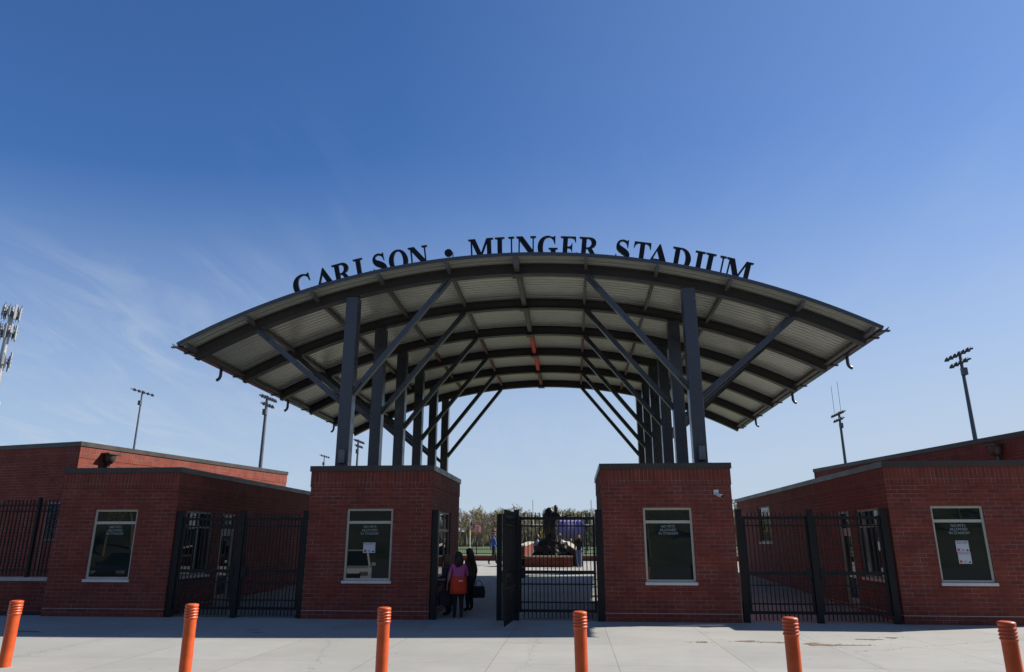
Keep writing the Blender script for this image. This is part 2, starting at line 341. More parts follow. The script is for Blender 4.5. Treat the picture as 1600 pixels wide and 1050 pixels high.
# ------------------------------------------------------------------ ground
Y0 = 18.734; SL = .0315; YT = 44.0
def gz(y): return 0 if y < Y0 else SL*(min(y, YT)-Y0)
def concrete_mat():
    m = bpy.data.materials.new('broom_finished_concrete'); m.use_nodes = True; t = m.node_tree; b = t.nodes['Principled BSDF']
    n = lambda ty, **k: (lambda q: ([setattr(q, a, v) for a, v in k.items()], q)[1])(t.nodes.new(ty))
    c = n('ShaderNodeTexCoord'); s = n('ShaderNodeSeparateXYZ'); t.links.new(c.outputs['Object'], s.inputs[0])
    def math_(op, a, v=None, w=None):
        q = n('ShaderNodeMath', operation=op)
        for i, x in enumerate((a, v, w)):
            if x is None: continue
            if isinstance(x, (int, float)): q.inputs[i].default_value = x
            else: t.links.new(x, q.inputs[i])
        return q.outputs[0]
    def joint(coord, period, off, half):
        u = math_('ADD', coord, off); u = math_('DIVIDE', u, period); f = math_('FRACT', u); f = math_('SUBTRACT', f, .5); f = math_('ABSOLUTE', f)
        f = math_('SUBTRACT', .5, f); f = math_('MULTIPLY', f, period)         # distance to the nearest joint
        return math_('LESS_THAN', f, half)
    jx = joint(s.outputs[0], 2.05, 1.40, .009); jy = joint(s.outputs[1], 2.35, -12.36, .007)
    j = math_('MAXIMUM', jx, jy)
    n1 = n('ShaderNodeTexNoise'); n1.inputs['Scale'].default_value = .35; n1.inputs['Detail'].default_value = 9; n1.inputs['Roughness'].default_value = .65; t.links.new(c.outputs['Object'], n1.inputs[0])
    mp = n('ShaderNodeMapping'); mp.inputs['Scale'].default_value = (1.6, 30, 1); mp.inputs['Rotation'].default_value = (0, 0, .08); t.links.new(c.outputs['Object'], mp.inputs[0])
    n2 = n('ShaderNodeTexNoise'); n2.inputs['Scale'].default_value = 1.2; n2.inputs['Detail'].default_value = 5; t.links.new(mp.outputs[0], n2.inputs[0])
    n3 = n('ShaderNodeTexNoise'); n3.inputs['Scale'].default_value = 2.6; n3.inputs['Detail'].default_value = 10; n3.inputs['Roughness'].default_value = .7; t.links.new(c.outputs['Object'], n3.inputs[0])
    a = math_('MULTIPLY_ADD', n1.outputs[0], .52, .71); a = math_('MULTIPLY_ADD', n2.outputs[0], .15, a); a = math_('MULTIPLY_ADD', n3.outputs[0], .20, a); a = math_('SUBTRACT', a, .19)
    # slab to slab difference
    vx = math_('FLOOR', math_('DIVIDE', math_('ADD', s.outputs[0], 1.40), 2.05)); vy = math_('FLOOR', math_('DIVIDE', math_('ADD', s.outputs[1], -12.36), 2.35))
    cbn = n('ShaderNodeCombineXYZ'); t.links.new(vx, cbn.inputs[0]); t.links.new(vy, cbn.inputs[1])
    wn = n('ShaderNodeTexWhiteNoise', noise_dimensions='2D'); t.links.new(cbn.outputs[0], wn.inputs['Vector'])
    a = math_('MULTIPLY_ADD', wn.outputs['Value'], .10, a); a = math_('SUBTRACT', a, math_('MULTIPLY', j, .30))
    sc_ = n('ShaderNodeVectorMath', operation='SCALE'); sc_.inputs[0].default_value = (.278, .271, .250); t.links.new(a, sc_.inputs['Scale'])
    # trodden-in soil and rust coloured streaks
    n5 = n('ShaderNodeTexNoise'); n5.inputs['Scale'].default_value = .9; n5.inputs['Detail'].default_value = 8; n5.inputs['Roughness'].default_value = .75
    mp5 = n('ShaderNodeMapping'); mp5.inputs['Scale'].default_value = (.45, 2.2, 1); t.links.new(c.outputs['Object'], mp5.inputs[0]); t.links.new(mp5.outputs[0], n5.inputs[0])
    r5 = n('ShaderNodeMapRange'); r5.inputs[1].default_value = .60; r5.inputs[2].default_value = .80; r5.inputs[4].default_value = .55; t.links.new(n5.outputs[0], r5.inputs[0])
    st = n('ShaderNodeMixRGB'); st.inputs[2].default_value = (.22, .18, .13, 1); t.links.new(r5.outputs[0], st.inputs[0]); t.links.new(sc_.outputs[0], st.inputs[1])
    vg = n('ShaderNodeTexVoronoi'); vg.inputs['Scale'].default_value = 1.7; t.links.new(c.outputs['Object'], vg.inputs[0])
    gum = math_('LESS_THAN', vg.outputs['Distance'], .05); vs_ = n('ShaderNodeSeparateColor'); t.links.new(vg.outputs['Color'], vs_.inputs[0]); gum = math_('MULTIPLY', gum, math_('GREATER_THAN', vs_.outputs[0], .55))
    vc = n('ShaderNodeTexVoronoi', feature='DISTANCE_TO_EDGE'); vc.inputs['Scale'].default_value = .16; wv = n('ShaderNodeVectorMath', operation='MULTIPLY_ADD'); wv.inputs[1].default_value = (.9, .9, 0); t.links.new(n3.outputs[1], wv.inputs[0]); t.links.new(c.outputs['Object'], wv.inputs[2]); t.links.new(wv.outputs[0], vc.inputs[0])
    crk = math_('LESS_THAN', vc.outputs['Distance'], .0012); dk_ = math_('MAXIMUM', math_('MULTIPLY', gum, .5), math_('MULTIPLY', crk, .45))
    dmx = n('ShaderNodeMixRGB'); dmx.inputs[2].default_value = (.07, .065, .06, 1); t.links.new(dk_, dmx.inputs[0]); t.links.new(st.outputs[0], dmx.inputs[1]); st = dmx
    t.links.new(st.outputs[0], b.inputs['Base Color']); b.inputs['Roughness'].default_value = .88; b.inputs['Specular IOR Level'].default_value = .3
    hb = math_('MULTIPLY_ADD', n3.outputs[0], .5, n2.outputs[0]); hb = math_('SUBTRACT', hb, math_('MULTIPLY', j, 3.0))
    bp = n('ShaderNodeBump'); bp.inputs['Strength'].default_value = .35; bp.inputs['Distance'].default_value = .006; t.links.new(hb, bp.inputs['Height']); t.links.new(bp.outputs[0], b.inputs['Normal'])
    return m
CONC = concrete_mat()
g = MB()
ys = [9.0, Y0, YT]; zz = [0, 0, gz(YT)]
for i in range(2): g.add([(-70, ys[i], zz[i]), (70, ys[i], zz[i]), (70, ys[i+1], zz[i+1]), (-70, ys[i+1], zz[i+1])], [(0,1,2,3)])
g.build('plaza_pavement', CONC, kind='structure')
ASPH = mat('dark_asphalt', (.050, .050, .052), .9, 0, .25, 1.2, .5, 80)
a_ = MB(); a_.add([(-70, -60, -.14), (70, -60, -.14), (70, 8.8, -.14), (-70, 8.8, -.14)], [(0,1,2,3)]); a_.build('road_surface', ASPH, kind='structure')
a_ = MB(); a_.bbox(-70, 70, 8.8, 8.998, -.4, .0, .02); a_.build('kerb', mat('kerb_concrete', (.30, .295, .28), .9, 0, .12, 3), kind='structure')
def grass_mat(name, c1, c2, sc_=.12):
    m = bpy.data.materials.new(name); m.use_nodes = True; t = m.node_tree; b = t.nodes['Principled BSDF']
    c = t.nodes.new('ShaderNodeTexCoord'); n = t.nodes.new('ShaderNodeTexNoise'); n.inputs['Scale'].default_value = sc_; n.inputs['Detail'].default_value = 12; n.inputs['Roughness'].default_value = .7
    t.links.new(c.outputs['Object'], n.inputs[0]); r = t.nodes.new('ShaderNodeValToRGB'); r.color_ramp.elements[0].position = .35; r.color_ramp.elements[1].position = .65
    r.color_ramp.elements[0].color = (*c1, 1); r.color_ramp.elements[1].color = (*c2, 1); t.links.new(n.outputs[0], r.inputs[0]); t.links.new(r.outputs[0], b.inputs['Base Color']); b.inputs['Roughness'].default_value = .95
    return m
TURF = grass_mat('spring_turf', (.036, .062, .012), (.062, .092, .022))
DARKG = grass_mat('rough_bank_grass', (.012, .018, .011), (.075, .080, .050), .16)
f = MB()
f.add([(-70, -60, -.02), (70, -60, -.2), (70, YT, gz(YT)-.02), (-70, YT, gz(YT)-.02)], [])
zf = gz(YT)-.03
f.add([(-3000, YT, zf), (3000, YT, zf), (3000, 3000, zf), (-3000, 3000, zf)], [(0,1,2,3)])
for s in (-1, 1):
    f.add([(s*70, -60, -.03), (s*3000, -60, -.03), (s*3000, Y0, -.03), (s*70, Y0, -.03), (s*3000, YT, zf), (s*70, YT, zf)], [(0,1,2,3) if s > 0 else (3,2,1,0), (3,2,4,5) if s < 0 else (3,5,4,2)][0:1] + [(3,2,4,5)])
f.build('field_ground', TURF, kind='structure')
# unseen bank behind the photographer: windows mirror it, raised to block sky light
h = MB(); nx, ny = 60, 8; hv = []
for j in range(ny+1):
    for i in range(nx+1):
        xx = -170+340*i/nx; yy = -24-34*j/ny; t_ = j/ny
        hv.append((xx, yy, -.25 + 21*(3*t_*t_-2*t_**3)*(1+.18*math.sin(xx*.05)+.1*math.sin(xx*.17+1))))
h.add(hv, [(j*(nx+1)+i, (j+1)*(nx+1)+i, (j+1)*(nx+1)+i+1, j*(nx+1)+i+1) for j in range(ny) for i in range(nx)], 0, True)
h.build('hill_bank', DARKG, kind='structure')

#@BUILDINGS
# ------------------------------------------------------------------ brick buildings
H = 3.853
WIN = (.93, 2.73, 2.38)
# the two booths that carry the canopy
bl = empty('brick_booth', (-5.365, Y0, 0), 'square brick ticket booth left of the open gateway, canopy columns on its roof', 'ticket booth', 'brick booths under the canopy')
ring = [(-7.02, Y0), (-3.71, Y0), (-3.71, 23.27), (-7.02, 23.27)]
tw = (19.42-Y0, 21.72-Y0, .96, 2.72)
brick_block(bl, ring, H, {0: [(1.04, 2.28, WIN[0], WIN[1])], 1: [tw]})
window(bl, ring[0], ring[1], 1.04, 2.28, WIN[0], WIN[1], WIN[2], text=True)
window(bl, ring[1], ring[2], *tw, transom=2.2, mull=[tw[0]+.75, tw[0]+1.55], sill=False)
k = MB(); F = frame_at(ring[1], ring[2]); k.bbox(tw[0]-.05, tw[1]+.05, -.28, .04, .90, .955, .01, 0, F); k.build('counter_shelf', GALV, bl)
br_ = empty('brick_booth', (2.376, Y0, 0), 'square brick booth right of the gateway, white camera above its window', 'ticket booth', 'brick booths under the canopy')
ring = [(.733, Y0), (4.02, Y0), (4.02, 23.27), (.733, 23.27)]
brick_block(br_, ring, H, {0: [(1.03, 2.26, WIN[0], WIN[1])]})
window(br_, ring[0], ring[1], 1.03, 2.26, WIN[0], WIN[1], WIN[2], text=True)
# low buildings either side
lo = empty('brick_building', (-12.4, Y0, 0), 'long low brick building at left with a dark window facing the street', 'building', 'low brick buildings beside the gates')
ring = [(-14.08, Y0), (-10.72, Y0), (-10.72, 36.5), (-14.08, 36.5)]
sh = [(19.3-Y0, 20.85-Y0, .98, 2.72), (21.4-Y0, 22.35-Y0, .10, 2.72)]
brick_block(lo, ring, H, {0: [(1.05, 2.28, WIN[0], WIN[1])], 1: sh})
window(lo, ring[0], ring[1], 1.05, 2.28, WIN[0], WIN[1], WIN[2], text=True)
window(lo, ring[1], ring[2], *sh[0], transom=2.3, mull=[sh[0][0]+.78])
def door(parent, p0, p1, u0, u1, v0, v1, m):
    F = frame_at(p0, p1); d = MB(); fw = .06
    d.box(u0, u0+fw, .03, .10, v0, v1, 0, F); d.box(u1-fw, u1, .03, .10, v0, v1, 0, F); d.box(u0+fw, u1-fw, .03, .10, v1-fw, v1, 0, F); d.box(u0+fw, u1-fw, .034, .10, 2.2, 2.27, 0, F)
    d.box(u0+fw, u0+fw+.10, .05, .10, v0, 2.2, 0, F); d.box(u1-fw-.10, u1-fw, .05, .10, v0, 2.2, 0, F); d.box(u0+fw+.10, u1-fw-.10, .05, .10, v0, v0+.25, 0, F); d.box(u0+fw+.10, u1-fw-.10, .05, .10, 2.06, 2.2, 0, F)
    o = d.build('door', m, parent)
    q = MB(); q.box(u0+fw+.10, u1-fw-.10, .07, .085, v0+.25, 2.06, 0, F); q.box(u0+fw, u1-fw, .07, .085, 2.27, v1-fw, 0, F); q.build('pane', GLASS, o)
    q = MB(); q.tube([F @ Vector((u1-.22, .05, .95)), F @ Vector((u1-.22, -.02, .97)), F @ Vector((u1-.22, -.02, 1.23)), F @ Vector((u1-.22, .05, 1.25))], .012, 6); q.build('handle', GALV, o)
door(lo, ring[1], ring[2], *sh[1], SHADEF)
ro = empty('brick_building', (9.5, Y0, 0), 'long low brick building at right with printed notices in its street window', 'building', 'low brick buildings beside the gates')
ring = [(7.82, Y0), (11.18, Y0), (11.18, 35.4), (7.82, 35.4)]
L4 = 35.4
sh = [(L4-20.95, L4-19.35, .98, 2.74), (L4-22.35, L4-21.45, .12, 2.74), (L4-31.65, L4-29.8, 1.9, 3.42)]
brick_block(ro, ring, H, {0: [(.99, 2.23, WIN[0]+.02, WIN[1]+.02)], 3: sh[:2]+[(sh[2][0], sh[2][1], 1.88, 3.29)]})
window(ro, ring[0], ring[1], .99, 2.23, WIN[0]+.02, WIN[1]+.02, WIN[2]+.01, text=True)
window(ro, ring[3], ring[0], *sh[0], transom=2.3, mull=[sh[0][0]+.8])
window(ro, ring[3], ring[0], sh[2][0], sh[2][1], 1.88, 3.29, sill=True)
door(ro, ring[3], ring[0], *sh[1], SHADEF)
# tall halls behind, turned a little outward
def hall(name, label, corner, end, front_len, sgn):
    c = Vector((*corner, 0)); e = Vector((*end, 0)); d = (e-c).normalized(); nrm = Vector((-d.y, d.x, 0)) if sgn < 0 else Vector((d.y, -d.x, 0))
    a = c+nrm*front_len; b2 = e+nrm*front_len
    pts = [a, c, e, b2] if sgn < 0 else [c, a, b2, e]
    ring = [(p.x, p.y) for p in pts]
    r = empty(name, (c.x, c.y, 0), label, 'building', 'tall brick halls behind')
    brick_block(r, ring, 5.355, base=False, cap=.15)
    # scupper box and downspout on the inward side
    p0, p1 = (ring[1], ring[2]) if sgn < 0 else (ring[3], ring[0])
    F = frame_at(p0, p1); ln = (e-c).length; u = 1.15 if sgn < 0 else ln-1.15
    s = MB()
    s.lathe([(.001, 4.66), (.10, 4.66), (.19, 4.80), (.20, 4.99)], F @ Vector((u, -.16, 0)), 14); s.box(u-.27, u+.27, -.40, -.002, 4.99, 5.05, 0, F)
    s.box(u-.06, u+.06, -.16, -.02, -.2, 4.70, 0, F)
    s.build('downspout', CAPM, r)
    return r
hall('brick_hall', 'taller brick hall at far left, its sunlit flank above the low building roof', (-17.63, 24.0), (-14.75, 35.82), 26, -1)
hall('brick_hall', 'taller dark brick hall at far right behind the low building', (14.62, 24.0), (11.94, 36.5), 26, 1)

# fence on a low wall at the far left
fy = 19.25
lw = empty('low_brick_wall', (-17, fy, 0), 'low brick wall with stone coping at left edge under black railing', 'wall')
m_ = MB(); m_.box(-34, -14.1, fy, fy+.3, -.3, .845); m_.build('wall', BRICK, lw, uv=True)
m_ = MB(); m_.bbox(-34, -14.1, fy-.05, fy+.35, .845, .94, .012); m_.build('coping', STONE, lw)
def pickets(mb, a, b, z0, z1, step, w=.022):
    a = Vector(a); b = Vector(b); l = (b-a).length; n = max(1, round(l/step))
    for i in range(1, n):
        p = a+(b-a)*i/n; M = Matrix.Translation(p) @ Matrix.Rotation(math.atan2((b-a).y, (b-a).x), 4, 'Z')
        mb.box(-w/2, w/2, -w/2, w/2, z0, z1, 0, M)
        mb.add([M @ Vector(q) for q in ((-w/2, -w/2, z1), (w/2, -w/2, z1), (w/2, w/2, z1), (-w/2, w/2, z1), (0, 0, z1+.02))], [(0,1,4), (1,2,4), (2,3,4), (3,0,4)], 0)
ff = empty('picket_fence', (-17, fy+.15, .94), 'black metal picket fence standing on the low wall at left edge', 'fence')
m_ = MB()
for z_ in (2.72, 2.88, 1.12): m_.box(-34, -14.12, fy+.13, fy+.17, z_-.02, z_+.02)
m_.build('rail', FENCE, ff)
m_ = MB(); pickets(m_, (-34, fy+.15, 0), (-14.1, fy+.15, 0), .98, 3.03, .115, .026); m_.build('picket_row', FENCE, ff)
for px_ in (-15.2, -17.6, -20.0, -22.4, -24.8):
    q = MB(); q.bbox(px_-.04, px_+.04, fy+.11, fy+.19, .94, 3.1, .006); q.build('post', FENCE, ff)
def perf_mat():
    m = bpy.data.materials.new('perforated_screen_metal'); m.use_nodes = True; t = m.node_tree; b = t.nodes['Principled BSDF']
    c = t.nodes.new('ShaderNodeTexCoord'); mp = t.nodes.new('ShaderNodeMapping'); mp.inputs['Scale'].default_value = (22, 22, 22); mp.inputs['Rotation'].default_value = (0, .6, 0); t.links.new(c.outputs['Object'], mp.inputs[0])
    v = t.nodes.new('ShaderNodeTexVoronoi'); v.inputs['Scale'].default_value = 1; v.inputs['Randomness'].default_value = .15; t.links.new(mp.outputs[0], v.inputs[0])
    r = t.nodes.new('ShaderNodeValToRGB'); r.color_ramp.elements[0].position = .36; r.color_ramp.elements[1].position = .42; r.color_ramp.elements[0].color = (.42, .42, .44, 1); r.color_ramp.elements[1].color = (.012, .012, .013, 1)
    t.links.new(v.outputs['Distance'], r.inputs[0]); t.links.new(r.outputs[0], b.inputs['Base Color']); b.inputs['Roughness'].default_value = .5
    return m
ms = empty('mesh_screen', (-14.8, 19.75, 0), 'grey perforated screen panel behind the picket fence at left', 'screen')
m_ = MB(); m_.box(-15.16, -14.5, 19.74, 19.77, 1.96, 2.94); m_.build('panel', perf_mat(), ms)
m_ = MB()
for (a, b, c, d) in ((-15.2, -14.46, 1.92, 1.96), (-15.2, -14.46, 2.94, 2.98)): m_.box(a, b, 19.73, 19.78, c, d)
for xx in (-15.2, -14.5): m_.box(xx, xx+.04, 19.73, 19.78, 0, 1.92); m_.box(xx, xx+.04, 19.73, 19.78, 1.96, 2.94)
m_.build('frame', GALV, ms)
SOIL = mat('dark_mulch', (.035, .028, .02), .95, 0, .4, 30, .8, 40)
m_ = MB(); m_.add([(-34, 17.9, .01), (-15.6, 18.7, .01), (-14.3, 18.95, .015), (-14.12, fy-.01, .05), (-34, fy-.01, .05)], [(0,1,2,3,4)]); m_.build('mulch_bed', SOIL, kind='stuff', label='dark mulch bed along the foot of the low wall', cat='ground cover')

#@GATES
def leaf(parent, a, b, name='gate_leaf'):
    """one gate leaf between ground points a and b: frame with rails, and its pickets"""
    a = Vector((*a, 0)); b = Vector((*b, 0)); d = (b-a).normalized(); l = (b-a).length
    M = Matrix.Translation(a) @ Matrix.Rotation(math.atan2(d.y, d.x), 4, 'Z'); z0 = gz(a.y)
    f = MB()
    for u in (.03, l-.03): f.bbox(u-.03, u+.03, -.03, .03, z0+.19, z0+2.52, .005, 0, M)
    for zc, t in ((2.47, .07), (2.28, .035), (1.145, .085), (.86, .035), (.43, .035), (.23, .07)):
        f.box(.06, l-.06, -.024, .024, z0+zc-t/2, z0+zc+t/2, 0, M)
    o = f.build(name, FENCE, parent)
    p = MB(); pickets(p, M @ Vector((.03, 0, 0)), M @ Vector((l-.03, 0, 0)), z0+.05, z0+2.61, .098); p.build('picket_row', FENCE, o)
    h = MB(); h.bbox(l-.16, l-.02, -.05, .05, z0+1.0, z0+1.26, .008, 0, M); h.build('latch_box', FENCE, o)
    return o
def post(parent, x, y, ztop=2.68, w=.10):
    p = MB(); p.bbox(x-w/2, x+w/2, y-w/2, y+w/2, 0, ztop-.012, .008); p.bbox(x-w/2-.008, x+w/2+.008, y-w/2-.008, y+w/2+.008, ztop-.012, ztop+.01, .004)
    return p.build('gate_post', FENCE, parent)
yg = Y0+.10
gl = empty('picket_gate', (-8.9, yg, 0), 'closed black double picket gate between left building and left booth', 'gate', 'black picket gates')
post(gl, -10.60, yg, w=.15); post(gl, -8.86, yg, w=.14); post(gl, -7.10, yg, w=.15)
leaf(gl, (-10.51, yg), (-8.94, yg)); leaf(gl, (-7.19, yg), (-8.78, yg))
gr = empty('picket_gate', (5.9, yg, 0), 'closed black double picket gate between right booth and right building', 'gate', 'black picket gates')
post(gr, 4.16, yg, w=.15); post(gr, 5.90, yg, w=.15); post(gr, 7.68, yg, w=.16)
leaf(gr, (4.25, yg), (5.82, yg)); leaf(gr, (7.59, yg), (5.98, yg))
gc = empty('picket_gate', (-1.5, yg, 0), 'black picket gate in the central gateway, one leaf swung open towards the street', 'gate', 'black picket gates')
post(gc, -3.615, yg, w=.15); post(gc, -1.49, yg, w=.13); post(gc, .625, yg, w=.16); post(gc, -1.93, yg, 2.58, w=.13)
leaf(gc, (.53, yg), (-1.42, yg)); leaf(gc, (-1.50, yg-.09), (-1.63, 16.85))

#@CANOPY
# ------------------------------------------------------------------ canopy
XC, XH, AR, WD, ZA = -1.4865, 4.8819, 20.7736, 9.7266, 9.8217
YF, YR = 18.63, 35.37; YB = [19.313+3.1252*i for i in range(6)]
TH = math.asin(WD/AR)
def arcp(th, y, dr=0): return Vector((XC+(AR+dr)*math.sin(th), y, ZA-AR+(AR+dr)*math.cos(th)))
def zarc(x): return ZA-(AR-math.sqrt(AR*AR-(x-XC)**2))
can = empty('arched_canopy', (XC, 27.0, 0), 'big arched steel canopy with corrugated roof on braced columns over the gateway', 'canopy')
def deck_mat():
    m = bpy.data.materials.new('corrugated_roof_deck'); m.use_nodes = True; t = m.node_tree; b = t.nodes['Principled BSDF']
    c = t.nodes.new('ShaderNodeTexCoord'); s = t.nodes.new('ShaderNodeSeparateXYZ'); t.links.new(c.outputs['Object'], s.inputs[0])
    # sheet laps every 0.91 m along the building and a lap line across
    def lap(sock, per):
        a = t.nodes.new('ShaderNodeMath'); a.operation = 'DIVIDE'; a.inputs[1].default_value = per; t.links.new(sock, a.inputs[0])
        f = t.nodes.new('ShaderNodeMath'); f.operation = 'FLOOR'; t.links.new(a.outputs[0], f.inputs[0]); return f.outputs[0]
    cb_ = t.nodes.new('ShaderNodeCombineXYZ'); t.links.new(lap(s.outputs[0], 1.9), cb_.inputs[0]); t.links.new(lap(s.outputs[1], .8), cb_.inputs[1])
    w = t.nodes.new('ShaderNodeTexWhiteNoise'); w.noise_dimensions = '2D'; t.links.new(cb_.outputs[0], w.inputs['Vector'])
    n = t.nodes.new('ShaderNodeTexNoise'); n.inputs['Scale'].default_value = .7; n.inputs['Detail'].default_value = 7; t.links.new(c.outputs['Object'], n.inputs[0])
    a = t.nodes.new('ShaderNodeMath'); a.operation = 'MULTIPLY_ADD'; a.inputs[1].default_value = .09; a.inputs[2].default_value = .95; t.links.new(w.outputs['Value'], a.inputs[0])
    a2 = t.nodes.new('ShaderNodeMath'); a2.operation = 'MULTIPLY_ADD'; a2.inputs[1].default_value = .14; t.links.new(n.outputs[0], a2.inputs[0]); t.links.new(a.outputs[0], a2.inputs[2])
    v = t.nodes.new('ShaderNodeVectorMath'); v.operation = 'SCALE'; v.inputs[0].default_value = (.56, .575, .50); t.links.new(a2.outputs[0], v.inputs['Scale']); t.links.new(v.outputs[0], b.inputs['Base Color'])
    b.inputs['Roughness'].default_value = .36; b.inputs['Metallic'].default_value = .45
    return m
NA = 56; per = .22; prof = []
y = YF
while y < YR-.01:
    for dy, dz in ((0, 0), (.125, 0), (.140, .055), (.205, .055)):
        if y+dy < YR: prof.append((y+dy, dz))
    y += per+.0*1
    if y+per > YR: break
prof.append((YR, 0))
dk = MB(); vs = []
for k in range(NA+1):
    th = -TH+2*TH*k/NA
    for (yy, dz) in prof: vs.append(arcp(th, yy, dz-.06))
npf = len(prof)
dk.add(vs, [(k*npf+i, k*npf+i+1, (k+1)*npf+i+1, (k+1)*npf+i) for k in range(NA) for i in range(npf-1)])
dk.build('roof_deck', deck_mat(), can, solid=.012)
def arc_prism(mb, y0, y1, r0, r1, t0=-TH, t1=TH, n=NA, mi=0):
    vs = []
    for k in range(n+1):
        th = t0+(t1-t0)*k/n
        vs += [arcp(th, y0, r0), arcp(th, y1, r0), arcp(th, y1, r1), arcp(th, y0, r1)]
    fs = []
    for k in range(n):
        a, b = k*4, k*4+4
        for i in range(4): j = (i+1) % 4; fs.append((a+i, b+i, b+j, a+j))
    fs += [(0, 1, 2, 3), (n*4+3, n*4+2, n*4+1, n*4)]
    mb.add(vs, fs, mi)
for (ya, yb) in ((YF-.03, YF+.012), (YR-.012, YR+.03)):
    t_ = MB(); arc_prism(t_, ya, yb, -.068, .03, -TH-.004, TH+.004); t_.build('edge_trim', STEEL, can)
for i, yb in enumerate(YB):
    b_ = MB(); lo_ = -.40 if i else -.395
    arc_prism(b_, yb-.125, yb+.125, -.10, -.078); arc_prism(b_, yb-.011, yb+.011, lo_+.022, -.10); arc_prism(b_, yb-.125, yb+.125, lo_, lo_+.022)
    b_.build('arched_beam', BEAM if i < 3 else [BEAM], can)
PT = [TH*k/5 for k in range(-5, 6)]
for k, th in enumerate(PT):
    ridge = k == 5; hh, ww = (.27, .14) if ridge else (.18, .085)
    if k in (0, 10): ww = .09; th = th*.988
    c0 = arcp(th, 0); e = Vector((math.cos(th), 0, -math.sin(th))); n = Vector((math.sin(th), 0, math.cos(th)))
    segs = [(YF+.03, YB[0]-.13)] + [(YB[i]+.13, YB[i+1]-.13) for i in range(5)] + [(YB[5]+.13, YR-.03)]
    for si, (ya, yb) in enumerate(segs):
        p_ = MB(); q = [c0+e*sx*ww/2+n*(-.064-(hh if sz else 0)) for sx, sz in ((-1, 0), (1, 0), (1, 1), (-1, 1))]
        q = [Vector((v.x, yy, v.z)) for yy in (ya, yb) for v in q]
        p_.add(q, [(0,1,2,3), (7,6,5,4), (0,4,5,1), (1,5,6,2), (2,6,7,3), (3,7,4,0)])
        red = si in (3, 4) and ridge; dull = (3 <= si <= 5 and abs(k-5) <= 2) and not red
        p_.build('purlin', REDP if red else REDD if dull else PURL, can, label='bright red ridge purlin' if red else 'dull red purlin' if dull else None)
for yb in YB:
    pl = MB(); pl.bbox(XC-.16, XC+.16, yb-.16, yb+.16, ZA-.442, ZA-.40, .006); pl.build('ridge_plate', BEAM, can)
for s in (-1, 1):
    xe = XC+s*WD; ze = zarc(XC+WD)
    g_ = MB(); sec = [(-.02, .05), (.0, -.10), (.16, -.12), (.22, -.01), (.205, -.01), (.15, -.105), (.012, -.085)]
    v_ = [(xe+s*(a+.0), yy, ze+b-.02) for yy in (YF-.02, YR+.02) for a, b in sec]; ns = len(sec)
    g_.add(v_, [(i, i+1, ns+i+1, ns+i) for i in range(ns-1)] + [tuple(range(ns-1, -1, -1)), tuple(range(ns, 2*ns))])
    for yb in YB + [YF, YR]: g_.box(xe+s*.10-.12, xe+s*.10+.12, yb-.05, yb+.05, ze-.16, ze-.125)
    g_.build('gutter', STEEL, can)
    for yh in (21.35, 26.92, 32.55):
        d_ = MB(); x0 = xe+s*.10; pts = [(x0, yh, ze-.12), (x0, yh, ze-.34)]
        for a in range(1, 8): an = a/7*1.25; pts.append((x0+s*.17*(1-math.cos(an)), yh, ze-.34-.17*math.sin(an)))
        d_.tube(pts, .05, 10); d_.build('downspout', STEEL, can)
    for i, yb in enumerate(YB):
        xcol = XC+s*XH; zb = H-.2 if yb < 23.2 else gz(yb); zt = zarc(xcol)-.405
        c_ = MB(); c_.bbox(xcol-.18, xcol+.18, yb-.18, yb+.18, zb, zt, .018); co = c_.build('column', STEEL, can)
        p_ = MB(); p_.bbox(xcol-.27, xcol+.27, yb-.27, yb+.27, zb, zb+.24 if yb < 23.2 else zb+.03, .01)
        p_.build('base_plate', STEEL, co)
        if i == 0:
            j_ = MB(); jx = xcol+.02; j_.bbox(jx-.085, jx+.085, yb-.30, yb-.181, H+.11, H+.48, .012); j_.build('junction_box', mat('grey_box_enamel', (.12, .135, .15), .45), co)
        # braces: inner up towards the ridge, outer up towards the eave
        for tx, zc in ((-1, 5.95), (1, 5.68)):
            k_ = 1.05 if tx < 0 else 3.98
            tp = arcp(s*TH*k_/5, yb, -.43); a = Vector((xcol+s*tx*.14, yb, zc)); d = (tp-a).normalized()
            q_ = MB(); q_.bar(a, tp+d*.06, .15, .17, 0, (0, 1, 0)); gd = (tp-a).normalized(); q_.bar(tp-gd*.42, tp+gd*.02, .03, .34, 0, (0, 1, 0)); q_.bar(a-gd*.02, a+gd*.40, .03, .32, 0, (0, 1, 0)); br = q_.build('brace', STEEL, can)

# raised letters along the front of the roof
S_ = [(0,0),(.42,0),(.42,.045),(.31,.07),(.31,.93),(.42,.955),(.42,1),(0,1),(0,.955),(.11,.93),(.11,.07),(0,.045)]
def ell(cx, cy, rx, ry, n=36, a0=0, a1=360): return [(cx+rx*math.cos(R_(a0+(a1-a0)*i/n)), cy+ry*math.sin(R_(a0+(a1-a0)*i/n))) for i in range(n+(0 if a1-a0 == 360 else 1))]
def sm(pts, corners):
    """closed Catmull-Rom through pts, straight at the listed corner indices"""
    out = []; n = len(pts)
    for i in range(n):
        p0, p1, p2, p3 = pts[i-1], pts[i], pts[(i+1) % n], pts[(i+2) % n]
        if i in corners: p0 = p1
        if (i+1) % n in corners: p3 = p2
        steps = 1 if (i in corners and (i+1) % n in corners) else 5
        for k in range(steps):
            t = k/steps
            out.append(tuple(.5*((2*p1[j])+(-p0[j]+p2[j])*t+(2*p0[j]-5*p1[j]+4*p2[j]-p3[j])*t*t+(-p0[j]+3*p1[j]-3*p2[j]+p3[j])*t**3) for j in (0, 1)))
    return out
